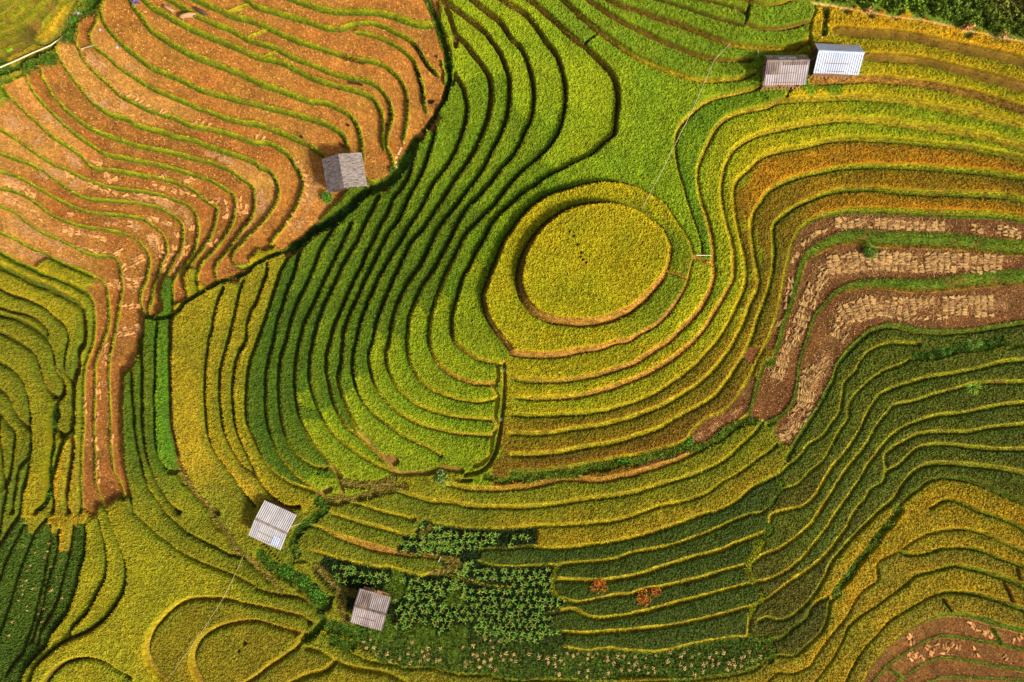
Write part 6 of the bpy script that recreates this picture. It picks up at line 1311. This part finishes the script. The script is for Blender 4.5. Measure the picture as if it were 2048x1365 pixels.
def buffalo(X, Y, rz, mat, lb, sc=.85):
    root = empty('buffalo', at(X, Y, .8), rz); root.scale = (sc, sc, sc); tag(root, lb, 'buffalo', 'buffaloes grazing on the stubble', 'thing')
    V = [(0, 0, .95, .30, .34), (-.55, 0, .98, .28, .32), (-.85, 0, .95, .20, .22), (.5, 0, 1.0, .29, .33), (.85, 0, 1.02, .18, .22), (1.1, 0, .85, .13, .16), (1.35, .02, .55, .11, .12), (1.5, .03, .33, .08, .08),
         (.55, .22, .65, .11), (.56, .23, .38, .075), (.57, .23, .06, .06), (.55, -.22, .65, .11), (.62, -.23, .38, .075), (.6, -.23, .06, .06),
         (-.7, .2, .68, .14), (-.62, .21, .45, .09), (-.78, .21, .30, .065), (-.74, .21, .05, .06), (-.7, -.2, .68, .14), (-.66, -.21, .45, .09), (-.84, -.21, .30, .065), (-.8, -.21, .05, .06),
         (-1.02, 0, .85, .03), (-1.08, .02, .5, .02)]
    Ed = [(0, 1), (1, 2), (0, 3), (3, 4), (4, 5), (5, 6), (6, 7), (3, 8), (8, 9), (9, 10), (3, 11), (11, 12), (12, 13), (1, 14), (14, 15), (15, 16), (16, 17), (1, 18), (18, 19), (19, 20), (20, 21), (2, 22), (22, 23)]
    skin('body', V, Ed, mat, root)
    for s_ in (1, -1):
        mb = MB(); mb.tube([(1.22, s_ * .08, .78), (1.1, s_ * .28, .86), (.92, s_ * .34, .92), (.8, s_ * .26, .96)], [.035, .03, .02, .008], 6); mb.build('horn', M_horn, root, smooth=True)
        mb = MB(); mb.add([(1.16, s_ * .1, .72), (1.1, s_ * .22, .74), (1.05, s_ * .3, .68), (1.12, s_ * .2, .64)], [(0, 1, 2, 3), (3, 2, 1, 0)]); mb.build('ear', mat, root)
buffalo(373, 31, math.radians(12), M_hide1, 'larger pale buffalo with lowered head on the upper left stubble')
buffalo(336, 16, math.radians(150), M_hide1, 'smaller pale buffalo farther left on the upper left stubble', .62)
buffalo(400, 21, math.radians(150), M_hide2, 'dark buffalo behind the grass edge on the upper left stubble', .7)
def person(X, Y, rz, lb):
    root = empty('person', at(X, Y, .8), rz); tag(root, lb, 'person', None, 'thing')
    M_skin = mat_plain('skin', (150, 104, 76), (172, 122, 92), 5, .6); M_blue = mat_plain('blue_jacket', (20, 70, 200), (40, 100, 230), 6, .8); M_tr = mat_plain('dark_trousers', (34, 36, 50), (52, 54, 70), 6, .9); M_hair = mat_plain('black_hair', (22, 18, 16), (40, 34, 30), 9, .5)
    B = [(0, 0, .92, .13, .10), (.10, 0, 1.15, .135, .10), (.26, 0, 1.36, .16, .09), (.34, 0, 1.46, .055), (.40, 0, 1.56, .085, .095), (.42, 0, 1.66, .075, .085),
         (.24, .19, 1.38, .06), (.36, .25, 1.14, .045), (.56, .2, .98, .033), (.24, -.19, 1.38, .06), (.34, -.26, 1.12, .045), (.54, -.22, .96, .033),
         (-.02, .1, .84, .09), (.10, .12, .48, .065), (.0, .12, .09, .045), (.14, .13, .04, .04), (-.02, -.1, .84, .09), (-.06, -.12, .48, .065), (-.22, -.12, .10, .045), (-.1, -.13, .04, .04)]
    Ed = [(0, 1), (1, 2), (2, 3), (3, 4), (4, 5), (2, 6), (6, 7), (7, 8), (2, 9), (9, 10), (10, 11), (0, 12), (12, 13), (13, 14), (14, 15), (0, 16), (16, 17), (17, 18), (18, 19)]
    hands = list(B); E2 = list(Ed)
    for (w0, sgn) in ((8, 1), (11, -1)):
        wx_, wy_, wz_ = B[w0][:3]; pc = len(hands); hands.append((wx_ + .06, wy_, wz_ - .03, .03, .016)); E2.append((w0, pc))
        for k, (o_, l_) in enumerate(((-.026, .06), (-.009, .07), (.009, .066), (.026, .052))):
            i = len(hands); hands.append((wx_ + .10, wy_ + o_, wz_ - .045, .009)); hands.append((wx_ + .10 + l_ * .6, wy_ + o_, wz_ - .075, .007)); E2 += [(pc, i), (i, i + 1)]
        i = len(hands); hands.append((wx_ + .07, wy_ - sgn * .045, wz_ - .05, .010)); E2.append((pc, i))
    skin('body', hands, E2, M_skin, root, 0, 1)
    J = [(0, 0, .95, .16, .125), (.10, 0, 1.15, .16, .12), (.26, 0, 1.37, .185, .105), (.24, .19, 1.38, .075), (.36, .25, 1.14, .06), (.5, .215, 1.03, .05), (.24, -.19, 1.38, .075), (.34, -.26, 1.12, .06), (.48, -.235, 1.01, .05)]
    skin('jacket', J, [(0, 1), (1, 2), (2, 3), (3, 4), (4, 5), (2, 6), (6, 7), (7, 8)], M_blue, root, 0, 1)
    T = [(0, 0, .93, .15, .12), (-.02, .1, .82, .105), (.10, .12, .48, .08), (.01, .12, .16, .065), (-.02, -.1, .82, .105), (-.06, -.12, .48, .08), (-.2, -.12, .17, .065)]
    skin('trousers', T, [(0, 1), (1, 2), (2, 3), (0, 4), (4, 5), (5, 6)], M_tr, root, 0, 1)
    mb = MB(); 
    for k in range(7):
        pass
    n = 12; V = []; F = []
    for i in range(6):
        ph = i / 5 * 1.7
        for k in range(n): V.append((.40 + .10 * math.sin(ph) * math.cos(k * 2 * math.pi / n) - .01, .098 * math.sin(ph) * math.sin(k * 2 * math.pi / n), 1.64 + .115 * math.cos(ph)))
    for i in range(5):
        for k in range(n): F.append((i * n + k, (i + 1) * n + k, (i + 1) * n + (k + 1) % n, i * n + (k + 1) % n))
    mb.add(V, F); mb.build('hair', M_hair, root, smooth=True)
    mb = MB(); mb.add([(.485, -.014, 1.6), (.485, .014, 1.6), (.525, 0, 1.585), (.48, 0, 1.64)], [(0, 1, 2), (0, 2, 3), (1, 3, 2)]); mb.build('nose', M_skin, root)
    for s_ in (1, -1):
        mb = MB(); mb.tube([(.475, s_ * .033, 1.625), (.487, s_ * .033, 1.625)], .012, 6); mb.build('eye', M_hair, root)
        mb = MB(); mb.tube([(.40, s_ * .088, 1.61), (.39, s_ * .10, 1.615)], .026, 6); mb.build('ear', M_skin, root)
    mb = MB(); mb.tube([(.478, -.025, 1.565), (.484, .025, 1.565)], .007, 5); mb.build('mouth', mat_plain('lips', (130, 70, 60), (140, 80, 66), 5, .6), root)
person(271, 3, math.radians(-70), 'person in a bright blue jacket stooping forward on the stubble at the top edge')
# washing / stones beside the footpath at the top left
M_stone = mat_plain('pale_stone', (150, 146, 150), (196, 194, 200), 7, .9, .5)
def rock(X, Y, r_, lb, group=None, mat=None):
    rr = random.Random(int(X * 7 + Y)); V = []; F = []; n = 9; mrows = 5
    for i in range(mrows + 1):
        ph = math.pi * .55 * i / mrows
        for k in range(n): q = r_ * (1 + rr.uniform(-.18, .18)); V.append((q * math.sin(ph) * math.cos(k * 6.283 / n), q * math.sin(ph) * math.sin(k * 6.283 / n), q * .6 * math.cos(ph)))
    for i in range(mrows):
        for k in range(n): F.append((i * n + k, (i + 1) * n + k, (i + 1) * n + (k + 1) % n, i * n + (k + 1) % n))
    mb = MB(); mb.add(V, F); o = mb.build('stone', mat or M_stone, None, at(X, Y)); tag(o, lb, 'stone', group, 'thing')
rock(157, 24, .5, 'large pale grey stone beside the footpath at the upper left'); rock(150, 28, .3, 'small pale grey stone left of the large one by the upper left footpath'); rock(200, 60, .16, 'small white stone on the stubble right of the upper left gully'); rock(234, 95, .18, 'small bluish white stone on the stubble under the curved grass edge')
rock(1008, 740, .22, 'pinkish grey stone at the top of the ditch below the mound'); rock(1002, 839, .2, 'bluish grey stone halfway down the ditch below the mound'); rock(480, 1128, .28, 'pinkish stone on the path left of the pale hut')
M_tan = mat_plain('sandy_stone', (190, 150, 100), (220, 184, 130), 6, .9)
for si, (a, b) in enumerate(((1185, 1140), (1160, 1190), (1150, 1210), (1140, 1230), (1120, 1260), (1118, 1300), (1118, 1340))):
    rock(512 + a / 4, b / 4, .18, 'sandy stone in the line beside the dark gully bush, %s from the top' % nth(si + 1), 'sandy stones lining the gully edge', M_tan)
# dark clumps on the stubble: burnt heaps, dung, black ditch water plants
M_char = mat_attr('dark_rotting_straw', 4, 20, .6, 1.4, .95)
def heap(s_, wid, n, c, lb, name='dark_heap', h=.12):
    P = catmull(parse(s_), 2.0); px = []; 
    t = RNG.random(n) * (len(P) - 1.001); i = t.astype(int); q = P[i] * (1 - (t - i)[:, None]) + P[i + 1] * (t - i)[:, None]
    q = q + RNG.normal(0, wid * .42, q.shape)
    V, F, cc = blades(q[:, 0], q[:, 1], lerp2(Hh, q[:, 0], q[:, 1]) + RNG.random(n) * h - .02, .1, .3, 1.45, .05, np.tile(lin(c), (n, 1)), .5)
    o = make_mesh(name, V, F, cc, M_char); tag(o, lb, 'heap', None, 'thing')
heap("b0 1280 370 1310 420 1350 490 1380 540 1420 580 1450 605", 3.4, 900, (34, 24, 12), 'long black rotten straw line on the upper of the two edges near the gully')
heap("b0 1275 540 1300 600 1320 680 1340 760 1350 840", 3.6, 1000, (26, 18, 10), 'long black rotten straw line on the lower of the two edges near the gully')
heap("b0 700 460 760 475 860 510", 4.0, 420, (104, 66, 30), 'brown scorched straw heap where the grass edge breaks off on the stubble')
heap("b0 740 662 800 670 850 682", 2.4, 420, (92, 58, 34), 'second brown scorched heap below the larger one on the stubble')
heap("b0 1390 830 1420 820", 3.2, 260, (48, 38, 22), 'round dark ash heap in the hollow beside the gully')
heap("b0 360 1100 375 1104", 1.6, 90, (48, 34, 24), 'small dark heap on the stubble above the weathered hut')
heap("b0 730 1000 738 1004", 1.8, 90, (70, 44, 26), 'small brown heap in the hook of the curved terrace')
heap("b0 1045 1000 1048 1002", 1.5, 80, (70, 44, 26), 'small brown heap at the foot of the narrow stubble strip')
heap("b0 1065 915 1067 917", 1.2, 60, (80, 50, 30), 'tiny brown heap higher up in the narrow stubble strip')
heap("b0 1445 460 1448 462", 1.2, 60, (80, 54, 34), 'tiny brown heap near the gully on the right stubble terrace')
heap("b0 670 1150 700 1170", 2.4, 160, (90, 50, 34), 'reddish brown heap just above the weathered hut')
